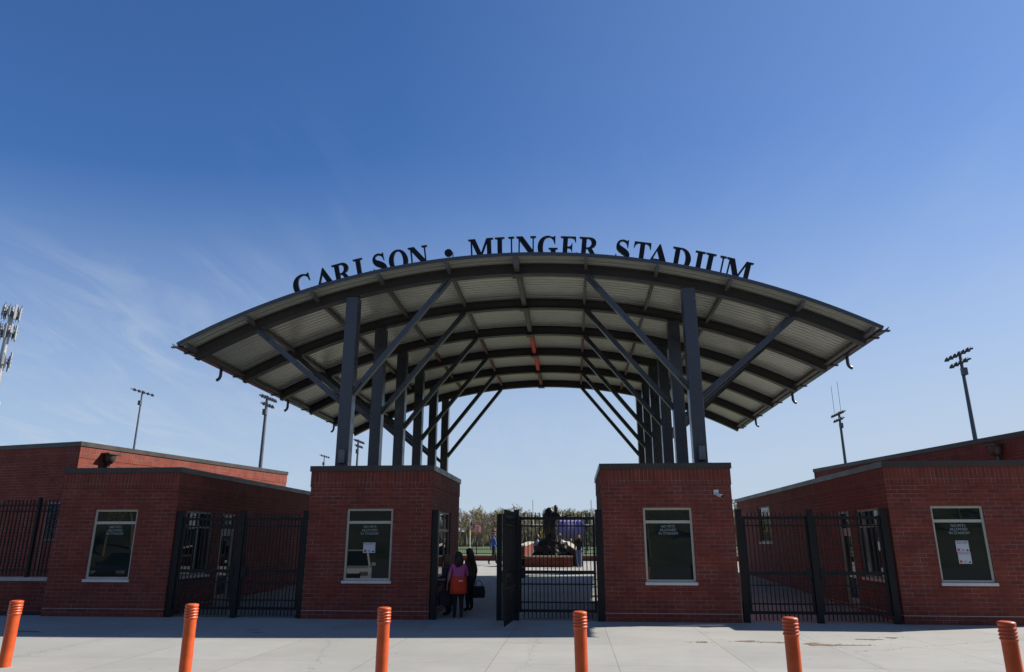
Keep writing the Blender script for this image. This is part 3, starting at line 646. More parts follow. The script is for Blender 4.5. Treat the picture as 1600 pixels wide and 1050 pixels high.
GL = {
 'I': (.42, [S_]),
 'L': (.70, [[(0,0),(.66,0),(.70,.30),(.665,.30),(.62,.17),(.52,.075),(.31,.055),(.31,.93),(.42,.955),(.42,1),(0,1),(0,.955),(.11,.93),(.11,.07),(0,.045)]]),
 'T': (.72, [[(.15,0),(.57,0),(.57,.045),(.46,.07),(.46,.945),(.55,.94),(.64,.87),(.69,.72),(.72,.72),(.71,1),(.01,1),(0,.72),(.03,.72),(.08,.87),(.17,.94),(.26,.945),(.26,.07),(.15,.045)]]),
 'E': (.72, [[(0,0),(.68,0),(.72,.29),(.685,.29),(.62,.13),(.52,.06),(.31,.055),(.31,.48),(.40,.47),(.46,.42),(.48,.33),(.515,.33),(.515,.69),(.48,.69),(.46,.60),(.40,.545),(.31,.535),(.31,.945),(.48,.945),(.58,.90),(.63,.76),(.665,.76),(.65,1),(0,1),(0,.955),(.11,.93),(.11,.07),(0,.045)]]),
 'D': (.80, [[(0,0)]+ell(.36,.5,.44,.5,24,-90,90)+[(0,1),(0,.955),(.11,.93),(.11,.07),(0,.045)], [(.31,.055)]+ell(.35,.5,.225,.445,20,-90,90)+[(.31,.945)]]),
 'R': (.86, [[(0,0),(.42,0),(.42,.045),(.31,.07),(.31,.48),(.37,.48),(.63,0),(.88,0),(.88,.045),(.81,.07),(.545,.505)]+ell(.44,.755,.285,.245,16,-62,90)+[(0,1),(0,.955),(.11,.93),(.11,.07),(0,.045)], [(.31,.535)]+ell(.37,.74,.15,.205,14,-90,90)+[(.31,.945)]]),
 'A': (.88, [[(0,0),(.27,0),(.27,.045),(.17,.07),(.235,.27),(.52,.27),(.585,.07),(.49,.045),(.49,0),(.88,0),(.88,.045),(.81,.07),(.475,1.01),(.43,1.01),(.09,.08),(0,.045)], [(.255,.33),(.50,.33),(.375,.71)]]),
 'N': (.85, [[(0,0),(.25,0),(.25,.045),(.155,.08),(.155,.80),(.70,-.01),(.755,-.01),(.755,.92),(.85,.955),(.85,1),(.60,1),(.60,.955),(.70,.92),(.70,.38),(.28,1),(0,1),(0,.955),(.10,.90),(.10,.08),(0,.045)]]),
 'M': (1.09, [[(0,0),(.26,0),(.26,.045),(.165,.08),(.165,.80),(.47,0),(.50,0),(.80,.80),(.80,.07),(.70,.045),(.70,0),(1.09,0),(1.09,.045),(.99,.07),(.99,.93),(1.09,.955),(1.09,1),(.79,1),(.55,.36),(.31,1),(0,1),(0,.955),(.105,.92),(.105,.08),(0,.045)]]),
 'U': (.84, [[(0,1),(0,.955),(.11,.93),(.11,.30),(.14,.14),(.24,.02),(.43,-.02),(.60,.01),(.71,.12),(.745,.30),(.745,.92),(.84,.955),(.84,1),(.58,1),(.58,.955),(.685,.92),(.685,.32),(.65,.17),(.57,.08),(.47,.06),(.37,.10),(.32,.19),(.31,.30),(.31,.93),(.42,.955),(.42,1)]]),
 'O': (.84, [ell(.42,.5,.42,.52), ell(.42,.5,.205,.46)]),
 'C': (.76, [sm([(.73,.66),(.695,.66),(.65,.82),(.56,.93),(.46,.955),(.32,.89),(.25,.72),(.23,.5),(.25,.28),(.33,.1),(.47,.055),(.6,.1),(.73,.24),(.76,.21),(.64,.04),(.44,-.02),(.2,.06),(.05,.24),(0,.49),(.05,.75),(.2,.94),(.42,1.02),(.58,.98),(.66,.96),(.695,1.01),(.73,1.01)], {0,1,12,13,23,24,25})]),
 'G': (.86, [sm([(.75,.66),(.715,.66),(.66,.82),(.57,.93),(.46,.955),(.32,.89),(.25,.72),(.23,.5),(.25,.28),(.33,.1),(.46,.05),(.56,.08),(.56,.38),(.47,.42),(.47,.46),(.86,.46),(.86,.42),(.77,.39),(.77,.08),(.62,.01),(.44,-.02),(.2,.06),(.05,.24),(0,.49),(.05,.75),(.2,.94),(.42,1.02),(.58,.98),(.67,.96),(.715,1.01),(.75,1.01)], {0,1,11,12,13,14,15,16,17,18,28,29,30})]),
 'S': (.60, [sm([(.52,.68),(.485,.68),(.43,.86),(.29,.955),(.18,.92),(.14,.83),(.19,.74),(.42,.60),(.56,.46),(.60,.30),(.54,.10),(.40,0),(.28,-.02),(.14,.02),(.08,.03),(.05,-.02),(.015,-.02),(.01,.34),(.045,.34),(.11,.15),(.28,.045),(.40,.08),(.45,.18),(.41,.28),(.26,.38),(.10,.50),(.02,.64),(.03,.83),(.13,.97),(.28,1.02),(.40,.99),(.46,.97),(.485,1.02),(.52,1.02)], {0,1,14,15,16,17,18,31,32,33})]),
 '.': (.34, [ell(.17,.5,.17,.17,28)]),
}
sign = empty('stadium_sign', (XC, 19.1, 0), 'curved row of dark serif letters reading CARLSON MUNGER STADIUM along roof edge', 'sign')
CAPH = .69
PXL = [('C',472),('A',506.5),('R',535),('L',565.5),('S',593),('O',622.3),('N',653.5),('.',700.5),('M',751.5),('U',788.5),('N',822),('G',855.8),('E',888.7),('R',920.5),('S',973.2),('T',1003),('A',1029),('D',1064.7),('I',1092.5),('U',1117),('M',1154)]
f_px = 1097.79; cp, sp = math.cos(.2844), math.sin(.2844)
def x_at(px, yw, z):
    # world X on the sign's plane for a column of the photograph (measured once, used to space the letters)
    cy, sy = math.cos(.0852), math.sin(.0852); lo_, hi_ = -30., 30.
    for _ in range(50):
        m = (lo_+hi_)/2; fx = -sy*m+cy*yw; rx = cy*m+sy*yw; zc = fx*cp+(z-1.9)*sp
        if 800+f_px*rx/zc < px: lo_ = m
        else: hi_ = m
    return (lo_+hi_)/2
for ch, px in PXL:
    X = x_at(px, 19.1, 10.1); X = x_at(px, 19.1, zarc(X)+.48)
    X -= .46*math.sin((X-XC)/AR); th = math.asin((X-XC)/AR); w, loops = GL[ch]; kx = {'A': 1.13, 'C': 1.07}.get(ch, 1.0)
    cu = bpy.data.curves.new('letter', 'CURVE'); cu.dimensions = '2D'; cu.fill_mode = 'BOTH'; cu.extrude = .04
    for lp in loops:
        sp_ = cu.splines.new('POLY'); sp_.points.add(len(lp)-1); sp_.use_cyclic_u = True
        for p, q in zip(sp_.points, lp): p.co = ((q[0]-w/2)*CAPH*kx, q[1]*CAPH, 0, 1)
    o = bpy.data.objects.new('letter', cu); col.objects.link(o); dg = bpy.context.evaluated_depsgraph_get()
    me = bpy.data.meshes.new_from_object(o.evaluated_get(dg)); bpy.data.objects.remove(o)
    base = arcp(th, 19.1, .045)
    me.transform(Matrix.Translation(base-wloc(sign)) @ Matrix.Rotation(th, 4, 'Y') @ Matrix.Rotation(math.pi/2, 4, 'X'))
    me.materials.clear(); me.materials.append(LETTER); ob = bpy.data.objects.new('letter', me); col.objects.link(ob); ob.parent = sign
    if ch == '.': ob['label'] = 'round dot between the words'; ob.name = 'dot'
r_ = MB(); arc_prism(r_, 19.08, 19.12, .0, .045, math.asin((-8.4-XC)/AR), math.asin((5.6-XC)/AR), 40)
for X in (-8, -6.8, -5.5, -4.3, -3.36, -2.6, -1.2, 0, 1.2, 2.4, 3.6, 4.8):
    th = math.asin((X-XC)/AR); r_.bar(arcp(th, 19.1, 0), arcp(th, 19.1, .4 if X == -3.36 else .10), .03, .03, 0, (0, 1, 0))
r_.build('mounting_rail', STEEL, sign)

#@SMALL
# ------------------------------------------------------------------ bollards
pb = [(-8.99, 11.35), (-5.83, 11.0), (-2.77, 10.7), (.06, 10.33), (2.68, 9.77), (5.13, 9.52)]
bp_ = [(.0005, .986), (.07, .985), (.100, .978), (.109, .968), (.110, .952), (.106, .940)]
for i in range(4):
    z = .935-i*.040; bp_ += [(.100, z-.006), (.099, z-.012), (.112, z-.022), (.114, z-.028), (.108, z-.036)]
bp_ += [(.099, .765), (.098, .75), (.098, .02), (.101, .0)]
bp_ = [(q*.9, z) for q, z in bp_]
bo = MB(); bo.lathe(bp_, n=32)
labs = ['leftmost orange bollard, in front of the low wall and fence', 'orange bollard before the closed left gate, second from left', 'orange bollard in front of left booth window, third from left', 'orange bollard in front of the closed leaf of the central gate', 'orange bollard before the closed right gate, fifth from left', 'rightmost orange bollard, in front of right building window']
b0 = None
for (x, y), lb in zip(pb, labs):
    if b0 is None: o = b0 = bo.build('bollard', ORANGE, local=True)
    else: o = b0.copy(); col.objects.link(o)
    o.location = (x, y, 0); o.rotation_euler = (random.uniform(-.014, .014), random.uniform(-.014, .014), random.uniform(0, 6)); tag(o, lb, 'bollard', 'orange bollards along the kerb')

# dropped soil on the pavement near the right gate
DIRT = mat('dropped_soil', (.15, .098, .055), .95, 0, .4, 14, .8, 50)
dm = MB()
def splat(cx, cy, rx, ry, n=26):
    pts = []
    ph = [random.uniform(0, 6.28) for _ in range(4)]
    for i in range(n):
        a = 2*math.pi*i/n; k = 1+.25*math.sin(2*a+ph[0])+.22*math.sin(3*a+ph[1])+.2*math.sin(5*a+ph[2])+.12*math.sin(9*a+ph[3])
        pts.append((cx+rx*k*math.cos(a), cy+ry*k*math.sin(a), .004))
    c = (cx, cy, .010); dm.add(pts+[c], [(i, (i+1) % n, n) for i in range(n)])
def crumbs(cx, cy, rx, ry, n):
    for _ in range(n):
        splat(random.gauss(cx, rx), random.gauss(cy, ry), random.uniform(.006, .03), random.uniform(.006, .022), 8)
for (px, py, rx, ry) in ((4.62, 15.05, .22, .09), (3.35, 15.4, .17, .05), (2.45, 15.2, .10, .04), (6.45, 16.2, .10, .04), (5.9, 15.9, .16, .05), (4.0, 15.25, .08, .03), (10.1, 15.9, .12, .08), (-12.0, 15.6, .22, .07), (-7.2, 16.3, .10, .03), (-6.9, 15.9, .08, .03)):
    splat(px, py, rx*1.25, ry*1.9); crumbs(px, py, rx*1.3, ry*1.2, 12)
splat(5.15, 15.0, .42, .035); splat(3.85, 15.3, .3, .03); crumbs(5.0, 15.05, .5, .05, 24)
dm.build('soil_patch', DIRT, kind='stuff', label='brown soil crumbs scattered on the concrete pavement', cat='soil')

# security camera on the right booth
sc_c = empty('security_camera', (3.63, Y0, 3.05), 'small white security camera on right booth wall', 'camera')
CW = mat('white_camera_housing', (.72, .73, .74), .35)
q = MB(); q.bbox(3.57, 3.69, Y0-.06, Y0, 3.05, 3.17, .012); q.build('mount', CW, sc_c)
q = MB(); q.tube([(3.62, Y0-.05, 3.07), (3.66, Y0-.16, 3.03), (3.72, Y0-.28, 2.99)], [.038, .042, .038], 14); q.build('housing', CW, sc_c)
q = MB(); q.tube([(3.715, Y0-.275, 2.993), (3.723, Y0-.292, 2.987)], .035, 12, 0); q.build('lens', BLACK, sc_c)

# printed notices in the windows
PAPER = mat('notice_paper', (.50, .54, .58), .7); INK = mat('dark_ink', (.02, .03, .05), .7); RINK = mat('red_ink', (.45, .03, .04), .7); PINK = mat('pink_ink', (.5, .16, .2), .7)
def notice(x0, x1, z0, z1, lines, label, group):
    y = Y0+.07; r = empty('paper_notice', ((x0+x1)/2, y, z0), label, 'notice', group)
    p = MB(); p.box(x0, x1, y-.004, y, z0, z1); p.build('sheet', PAPER, r)
    w = x1-x0; hgt = z1-z0
    for txt, fz, zf, m in lines:
        T = Matrix.Translation(((x0+x1)/2, y-.0055, z0+hgt*zf)) @ Matrix.Rotation(math.pi/2, 4, 'X')
        text_mesh(txt, fz, T, 'printed_line', m, r, .0005)
    s = MB(); zq = z0+hgt*.08; s.box(x0+w*.08, x0+w*.26, y-.006, y-.0045, zq, zq+w*.18); s.build('red_square_mark', RINK, r)
    s = MB(); c = (x0+w*.5, zq+w*.08); pts = [(c[0]+w*.1*(math.sin(a)**3), y-.006, c[1]+w*.085*(.81*math.cos(a)-.31*math.cos(2*a)-.12*math.cos(3*a)-.06*math.cos(4*a))) for a in [2*math.pi*i/20 for i in range(20)]]
    s.add(pts, [tuple(range(20))]); s.build('pink_heart_mark', PINK, r)
    s = MB(); s.add([(x0+w*.72, y-.006, zq), (x0+w*.94, y-.006, zq), (x0+w*.85, y-.006, zq+w*.16)], [(0,1,2)]); s.build('dark_triangle_mark', INK, r)
notice(9.30, 9.60, 1.66, 1.925, [('DIGITAL TICKETS', .036, .86, INK), ('GAME TICKETS', .038, .72, INK)], 'upper of the two white notices taped inside right building window', 'printed notices in the windows')
notice(9.31, 9.61, 1.385, 1.652, [('PROGRAMS', .05, .82, RINK)], 'lower of two notices in right building window, headed PROGRAMS in red', 'printed notices in the windows')
notice(-5.51, -5.19, 1.61, 1.87, [('PROGRAMS', .052, .80, RINK)], 'single white PROGRAMS notice taped inside left booth window', 'printed notices in the windows')

#@LIGHTS
# ------------------------------------------------------------------ floodlight masts and the phone mast
LAMPG = mat('lamp_reflector', (.5, .5, .5), .3, .5)
def head(root, top, bars, n, span, face, dual=False):
    ca, sa = math.cos(face), math.sin(face); M = Matrix.Translation(top) @ Matrix.Rotation(face, 4, 'Z')
    for bi in range(bars):
        zc = -bi*.95; sp2 = span*(1 if bi == 0 else .72)
        a = MB(); a.bbox(-sp2/2, sp2/2, -.08, .08, zc-.08, zc+.08, .02, 0, M); cr = a.build('crossarm', POLEM, root)
        nn = n if bi == 0 else max(2, int(n*.72))
        for i in range(nn):
            u = -sp2/2+sp2*(i+.5)/nn; l = MB(); T = M @ Matrix.Translation((u, -.28, zc-.12)) @ Matrix.Rotation(R_(62), 4, 'X')
            l.lathe([(.10, -.22), (.16, -.10), (.30, .08), (.31, .12)], n=12); l.v = [T @ v for v in l.v]
            l.bar(M @ Vector((u, -.05, zc+.04)), M @ Vector((u, -.24, zc-.02)), .07, .07); l.bar(M @ Vector((u, 0, zc)), M @ Vector((u, 0, zc+.28)), .05, .05); l.build('floodlight', POLEM, cr)
def mast(x, y, ztop, rb, rt, label, bars, n, span, face, extra=False, steps=()):
    z0 = gz(y); r = empty('floodlight_mast', (x, y, z0), label, 'light mast', 'stadium floodlight masts')
    p = MB(); p.tube([(x, y, z0-.2), (x, y, z0+(ztop-z0)*.5), (x, y, ztop+.3)], [rb, (rb+rt)/2, rt], 12); p.build('pole', POLEM, r)
    b = MB(); b.bbox(x-.25, x+.25, y-rt-.4, y, ztop-2.4, ztop-1.6, .03); b.build('ballast_box', POLEM, r)
    head(r, Vector((x, y, ztop)), bars, n, span, face)
    if extra:
        a = MB(); a.tube([(x-.7, y, ztop+.1), (x-.7, y, ztop+4.6)], .032, 6); a.tube([(x+.35, y, ztop+.1), (x+.35, y, ztop+5.4)], .032, 6); a.build('whip_antenna', POLEM, r)
    return r
from math import radians
def at(vx, vz, y): return (vx*y, y, 1.9+vz*y)
def px2(px, py):
    cy, sy = math.cos(.0852), math.sin(.0852)
    r = Vector((cy, sy, 0)); f = Vector((-sy*cp, cy*cp, sp)); u = Vector((sy*sp, -cy*sp, cp))
    v = f*f_px+r*(px-800)-u*(py-525); return v/v.y
for (px, py, D, rb, rt, lb, bars, n, span, face, ex) in (
    (222.5, 613, 118, .24, .13, 'tall thin floodlight mast with single lamp row rising behind left brick hall', 1, 5, 6.1, 1.5, False),
    (417.5, 622, 92, .32, .18, 'floodlight mast with two lamp rows just left of the canopy', 2, 6, 4.3, 1.5, False),
    (560, 689.5, 135, .30, .18, 'floodlight mast seen between the first two canopy columns', 2, 6, 5.0, 1.5, False),
    (507, 713, 185, .20, .12, 'smallest and farthest floodlight mast, above left booth roof', 1, 4, 6.0, 1.5, False),
    (1311, 646, 118, .30, .18, 'floodlight mast with two whip antennas above the right buildings', 2, 6, 5.2, -1.55, True),
    (1499.5, 553, 78, .30, .15, 'nearest floodlight mast, tall at the far right above the dark hall', 2, 6, 5.0, -1.55, False)):
    v = px2(px, py); mast(v.x*D, D, 1.9+v.z*D, rb, rt, lb, bars, n, span, face, ex)
v = px2(19, 487); D = 88; cx, cy_, cz = v.x*D, D, 1.9+v.z*D
cm = empty('cell_tower', (cx, cy_, gz(D)), 'grey phone mast ringed with white antenna panels at far left', 'mast')
p = MB(); p.tube([(cx, cy_, 0), (cx, cy_, cz*.6), (cx, cy_, cz+.6)], [.62, .48, .28], 16); p.build('pole', GALV, cm)
ANT = mat('white_antenna_panel', (.27, .28, .31), .5)
for zl, rr, n in ((cz-.3, 1.1, 9), (cz-3.0, 1.05, 9), (cz-7.4, 1.05, 6)):
    q = MB()
    for k in range(3):
        a = R_(20+120*k); b = R_(140+120*k); q.bar((cx+rr*1.15*math.cos(a), cy_+rr*1.15*math.sin(a), zl), (cx+rr*1.15*math.cos(b), cy_+rr*1.15*math.sin(b), zl), .09, .09); q.bar((cx, cy_, zl), (cx+rr*1.15*math.cos(a), cy_+rr*1.15*math.sin(a), zl), .09, .09)
        q.bar((cx+rr*1.15*math.cos(a), cy_+rr*1.15*math.sin(a), zl+.5), (cx+rr*1.15*math.cos(b), cy_+rr*1.15*math.sin(b), zl+.5), .06, .06)
    pf = q.build('platform', POLEM, cm)
    for k in range(n):
        a = 2*math.pi*(k+.3)/n; e = MB(); M = Matrix.Translation((cx+rr*math.cos(a), cy_+rr*math.sin(a), zl+random.uniform(-.3, .3))) @ Matrix.Rotation(a, 4, 'Z')
        hh = random.choice((.8, 1.05, 1.2)); e.bbox(-.09, .10, -.15, .15, -hh+.3, hh, .03, 0, M); e.build('antenna', ANT, pf)
        e = MB(); M2 = M @ Matrix.Translation((-.35, .3, 0)); e.bbox(-.12, .12, -.12, .12, -.5, .2, .03, 0, M2); e.bar(M2 @ Vector((.3, -.25, -1.1)), M2 @ Vector((.3, -.25, 1.2)), .06, .06); e.build('radio_unit', POLEM, pf)
q = MB(); q.ball((cx+.95, cy_-.2, cz-13.4), (.32, .3, .5)); q.bar((cx, cy_, cz-13.4), (cx+.8, cy_-.15, cz-13.4), .08, .08); q.build('dish_antenna', ANT, cm)

#@BACKGROUND
# ------------------------------------------------------------------ people
SKIN = mat('skin', (.36, .19, .125), .55, 0, .06, 20); DARKH = mat('dark_brown_hair', (.020, .012, .008), .5, 0, .3, 30); BLOND = mat('ash_blond_hair', (.16, .10, .045), .55, 0, .3, 30)
SHOE = mat('black_shoes', (.012, .012, .012), .5)
def cloth(n, c): return mat(n, c, .85, 0, .12, 9, .3, 60)
J0 = dict(pelvis=(0,0,.525), waist=(0,.005,.60), chest=(0,0,.72), neck=(0,-.004,.815), throat=(0,.008,.865),
  hip=(.050,0,.495), knee=(.052,.012,.285), ankle=(.052,-.012,.045), toe=(.060,.075,.020),
  sho=(.098,-.004,.800), elb=(.122,-.015,.630), wri=(.130,.025,.485), hand=(.130,.040,.445))
RAD = dict(pelvis=(.088,.066), waist=(.074,.056), chest=(.092,.064), neck=(.036,.036), throat=(.030,.032), hip=(.060,.062), knee=(.040,.042), ankle=(.027,.028), toe=(.024,.018), sho=(.040,.040), elb=(.029,.029), wri=(.019,.017), hand=(.021,.013))
def person(label, loc, rz, h, mats, pose={}, group=None, sleeve=.5, girth=1.0, hair=None, hair_len=0., face=True):
    """one continuous skinned body; mats: top, legs"""
    root = empty('person', loc, label, 'person', group, rz)
    J = {}
    for k, v in J0.items():
        if k in ('pelvis', 'waist', 'chest', 'neck', 'throat'): J[k] = Vector(pose.get(k, v))
        else:
            for sg, sf in ((-1, '_l'), (1, '_r')):
                J[k+sf] = Vector(pose[k+sf]) if k+sf in pose else Vector((v[0]*sg, v[1], v[2]))
    bones = [('pelvis', 'waist', 0), ('waist', 'chest', 0), ('chest', 'neck', 0), ('neck', 'throat', 2)]
    for sf in ('_l', '_r'):
        bones += [('pelvis', 'hip'+sf, 1), ('hip'+sf, 'knee'+sf, 1), ('knee'+sf, 'ankle'+sf, 1), ('ankle'+sf, 'toe'+sf, 3), ('chest', 'sho'+sf, 0), ('sho'+sf, 'elb'+sf, 0), ('elb'+sf, 'wri'+sf, 0 if sleeve > .6 else 2), ('wri'+sf, 'hand'+sf, 2)]
    names = list(J); P = [J[n]*h for n in names]; E_ = [(names.index(a), names.index(b)) for a, b, _ in bones]
    rad = [tuple(r*h*(girth if n.split('_')[0] in ('pelvis', 'waist', 'chest', 'hip') else 1) for r in RAD[n.split('_')[0]]) for n in names]
    segs = [(P[a], P[b], m[2], max(rad[a][0], rad[b][0])) for (a, b), m in zip(E_, bones)]
    for sf, sg in (('_l', -1), ('_r', 1)):                     # four bent fingers and a thumb
        w, hd = J['wri'+sf]*h, J['hand'+sf]*h; d = (hd-w).normalized(); side = Vector((0, 1, 0)); side = (side-d*side.dot(d)).normalized(); palm = d.cross(side)*sg
        for k in range(4):
            b0_ = hd+side*(.0085*(1.5-k)*h)*.75; ln = (.048, .054, .050, .040)[k]*h
            pts = [b0_+d*ln*.45+palm*.002*h, b0_+d*ln*.95+palm*.012*h]
            prev = names.index('hand'+sf)
            for q in pts: P.append(q); rad.append((.0052*h, .0052*h)); E_.append((prev, len(P)-1)); prev = len(P)-1
            segs.append((hd, pts[1], 2, .012*h))
        t1 = w+d*.016*h+side*.019*h; t2 = w+d*.042*h+side*.027*h+palm*.006*h; prev = names.index('wri'+sf)
        for q in (t1, t2): P.append(q); rad.append((.0062*h, .0062*h)); E_.append((prev, len(P)-1)); prev = len(P)-1
        segs.append((w, t2, 2, .012*h))
    me = bpy.data.meshes.new('skeleton'); me.from_pydata([tuple(p) for p in P], E_, []); o = bpy.data.objects.new('skeleton', me); col.objects.link(o)
    md = o.modifiers.new('skin', 'SKIN'); md.use_smooth_shade = True; md.branch_smoothing = .4
    for i, v in enumerate(me.skin_vertices[0].data): v.radius = rad[i]; v.use_root = (i == 0)
    sb = o.modifiers.new('sub', 'SUBSURF'); sb.levels = 2; sb.render_levels = 2
    dg = bpy.context.evaluated_depsgraph_get(); bm_ = bpy.data.meshes.new_from_object(o.evaluated_get(dg)); bpy.data.objects.remove(o)
    mb = MB(); mb.v = [v.co.copy() for v in bm_.vertices]
    def near(c):
        best = None
        for a, b, m, r in segs:
            ab = b-a; t = max(0, min(1, (c-a).dot(ab)/max(1e-9, ab.dot(ab)))); dd = (c-a-ab*t).length-r
            mm = m
            if m == 0 and sleeve < .4 and False: mm = 2
            if best is None or dd < best[0]: best = (dd, mm, t, (a, b))
        return best
    sl = {}
    for sf in ('_l', '_r'): sl[sf] = (J['sho'+sf]*h, J['elb'+sf]*h)
    for p in bm_.polygons:
        mb.f.append(list(p.vertices)); b = near(p.center); m = b[1]
        if sleeve < .6 and any((b[3][0]-a).length < 1e-6 and (b[3][1]-e).length < 1e-6 for a, e in sl.values()) and b[2] > sleeve: m = 2
        mb.m.append(m); mb.sm.append(True)
    # head: skull, jaw, nose, ears
    th = J['throat']*h; hc = th+Vector((0, .012*h, .062*h)); bm2 = bmesh.new(); bmesh.ops.create_uvsphere(bm2, u_segments=20, v_segments=14, radius=1)
    for v in bm2.verts:
        x, y, z = v.co
        k = 1-.26*max(0, -z)*(1 if y > -.3 else .6); x *= k; y *= (1-.12*max(0, -z))
        if y > .8 and -.35 < z < .1 and abs(x) < .25: y += .24*(1-abs(x)/.25)*(1-abs(z+.16)/.3 if abs(z+.16) < .3 else 0)
        if y > .6 and .02 < z < .3 and .15 < abs(x) < .6: y -= .07
        v.co = Vector((x*.045, y*.057, z*.068))*h+hc
    mb.addbm(bm2, 2, None, True)
    for sg in (-1, 1): mb.ball(hc+Vector((sg*.045*h, -.004*h, -.006*h)), (.006*h, .012*h, .018*h), 2, 8)
    body = mb.build('body', [mats[0], mats[1], SKIN, SHOE], root, local=True)
    if face:
        ey = MB()
        for sg in (-1, 1): ey.ball(hc+Vector((sg*.018*h, .050*h, .010*h)), .0062*h, 0, 8)
        ey.build('eyes', mat('dark_eyes', (.02, .015, .012), .2), body, local=True)
        mo = MB(); mo.ball(hc+Vector((0, .0475*h, -.036*h)), (.013*h, .006*h, .0035*h), 0, 8); mo.build('mouth', mat('lips', (.30, .09, .08), .5), body, local=True)
    if hair:
        hb = MB(); bm3 = bmesh.new(); bmesh.ops.create_uvsphere(bm3, u_segments=28, v_segments=18, radius=1)
        rn = random.Random(len(label))
        for v in list(bm3.verts):
            x, y, z = v.co
            if y > .40 and z < .50 and abs(x) < .80: x, y, z = x*.8, .30, z*.8       # open at the face
            w_ = 1+.05*math.sin(11*math.atan2(x, -y)+z*3)+.03*rn.uniform(-1, 1)
            v.co = Vector((x*.053*w_, y*.064*w_-.006, max(z, -.75)*.074))*h+hc+Vector((0, -.002*h, .004*h))
        ln_ = .035+hair_len*1.15
        for k in range(34):                                             # locks falling from the crown
            an = math.pi*(.06+.88*k/33)+math.pi if k % 2 else math.pi*(.0+1.0*rn.random())+math.pi
            ca, sa = math.cos(an), math.sin(an)*1.12; l = ln_*rn.uniform(.72, 1.08); fl = rn.uniform(.95, 1.30) if hair_len > .05 else 1
            pts = [Vector((ca*.040, sa*.048, .055)), Vector((ca*.054, sa*.062-.004, .0)), Vector((ca*.055*fl, sa*.062*fl-.006, -.035-l*.35)), Vector((ca*.050*fl+rn.uniform(-.006, .006), sa*.052*fl-.010, -.045-l*.75)), Vector((ca*.042*fl+rn.uniform(-.012, .012), sa*.044*fl-.012, -.050-l))]
            hb.tube([p*h+hc for p in pts], [.008*h, .013*h, .0125*h, .010*h, .002*h], 6)
        hb.addbm(bm3, 0, None, True); hb.build('hair', hair, root, local=True)
    return root, J, hc, h
# group at the ticket window
PINKT = cloth('pink_tshirt', (.42, .080, .215)); BLKP = cloth('black_trousers', (.012, .012, .015)); ORAP = cloth('orange_apron', (.60, .045, .012))
gp_ = 'people waiting at the ticket window'
r, J, hc, hh = person('woman in pink t-shirt and orange waist apron, back turned, long dark hair', (-3.02, 19.08, gz(19.08)), R_(14), 1.63, (PINKT, BLKP), dict(elb_l=(-.148,-.005,.635), wri_l=(-.165,.01,.49), hand_l=(-.170,.02,.447), elb_r=(.140,.03,.645), wri_r=(.105,.12,.62), hand_r=(.085,.15,.625)), gp_, .42, 1.50, DARKH, .075)
ap = MB(); vs = []; nn = 22
for j in range(6):
    z = .625-j*.052; rx = .112+.016*math.sin(min(1, j/3)*1.57); ry = .094+.016*math.sin(min(1, j/3)*1.57)
    for i in range(nn): a = 2*math.pi*i/nn; k = 1+.012*j/5*math.sin(6*a+1)+.012*math.sin(3*a+j*.7); vs.append(Vector((rx*k*math.cos(a), ry*k*math.sin(a), z))*hh)
ap.add(vs, [(j*nn+i, (j+1)*nn+i, (j+1)*nn+(i+1) % nn, j*nn+(i+1) % nn) for j in range(5) for i in range(nn)], 0, True); apo = ap.build('apron', ORAP, r, local=True, solid=.01)
st = MB(); st.bbox(-.01, .10, -.185, -.17, .90, .925, .004); st.build('apron_pocket_trim', mat('white_cloth', (.6, .6, .6), .8), apo, local=True)
PATT = cloth('patterned_blouse', (.07, .055, .075)); GREYT = cloth('dark_grey_trousers', (.03, .03, .035))
r2_, J2, h2c, h2 = person('fair-haired woman in dark patterned blouse leaning at the ticket window', (-3.36, 19.62, gz(19.62)), R_(75), 1.56, (PATT, GREYT), dict(chest=(0,.025,.715), neck=(0,.045,.805), throat=(0,.065,.850), sho_l=(-.095,.03,.785), sho_r=(.095,.03,.785), elb_l=(-.118,.05,.63), wri_l=(-.08,.155,.60), hand_l=(-.07,.19,.605), elb_r=(.118,.06,.63), wri_r=(.08,.16,.60), hand_r=(.06,.195,.605)), gp_, .9, 1.1, BLOND, .03)
BRNC = cloth('dark_brown_coat', (.055, .030, .020))
r3_, J3, h3c, h3 = person('woman in dark brown coat with long dark hair and sunglasses on her head', (-2.93, 20.5, gz(20.5)), R_(60), 1.66, (BRNC, BLKP), dict(elb_r=(.135,-.03,.64), wri_r=(.150,.0,.50), hand_r=(.152,.01,.46)), gp_, .9, 1.35, DARKH, .13)
sg_ = MB(); sg_.bar(h3c+Vector((-.075, .055, .075)), h3c+Vector((.075, .055, .075)), .03, .035); sg_.build('sunglasses', mat('pale_lenses', (.45, .45, .42), .15), r3_, local=True)
def bag(label, x, y, z, w, hgt, d, rz, m, group='dark carrier bags'):
    r = empty('tote_bag', (x, y, z), label, 'bag', group, rz); b = MB()
    vs = []
    for k, (t, q) in enumerate(((0, .92), (.5, 1.04), (1, .86))):
        vs += [Vector((sx*w/2*q, sy*d/2*(1 if t < .9 else .45), t*hgt)) for sx, sy in ((-1,-1),(0,-1.15),(1,-1),(1,1),(0,1.15),(-1,1))]
    b.add(vs, [(5,4,3,2,1,0)] + [(k*6+i, k*6+(i+1) % 6, k*6+6+(i+1) % 6, k*6+6+i) for k in range(2) for i in range(6)] + [(12,13,14,15,16,17)], 0)
    b.build('pouch', m, r, local=True)
    hd = MB()
    for sy in (-1, 1): hd.tube([(-w*.28, sy*d*.2, hgt*.96), (-w*.22, sy*d*.1, hgt+.10), (0, sy*d*.05, hgt+.15), (w*.22, sy*d*.1, hgt+.10), (w*.28, sy*d*.2, hgt*.96)], .011, 6)
    hd.build('handles', m, r, local=True)
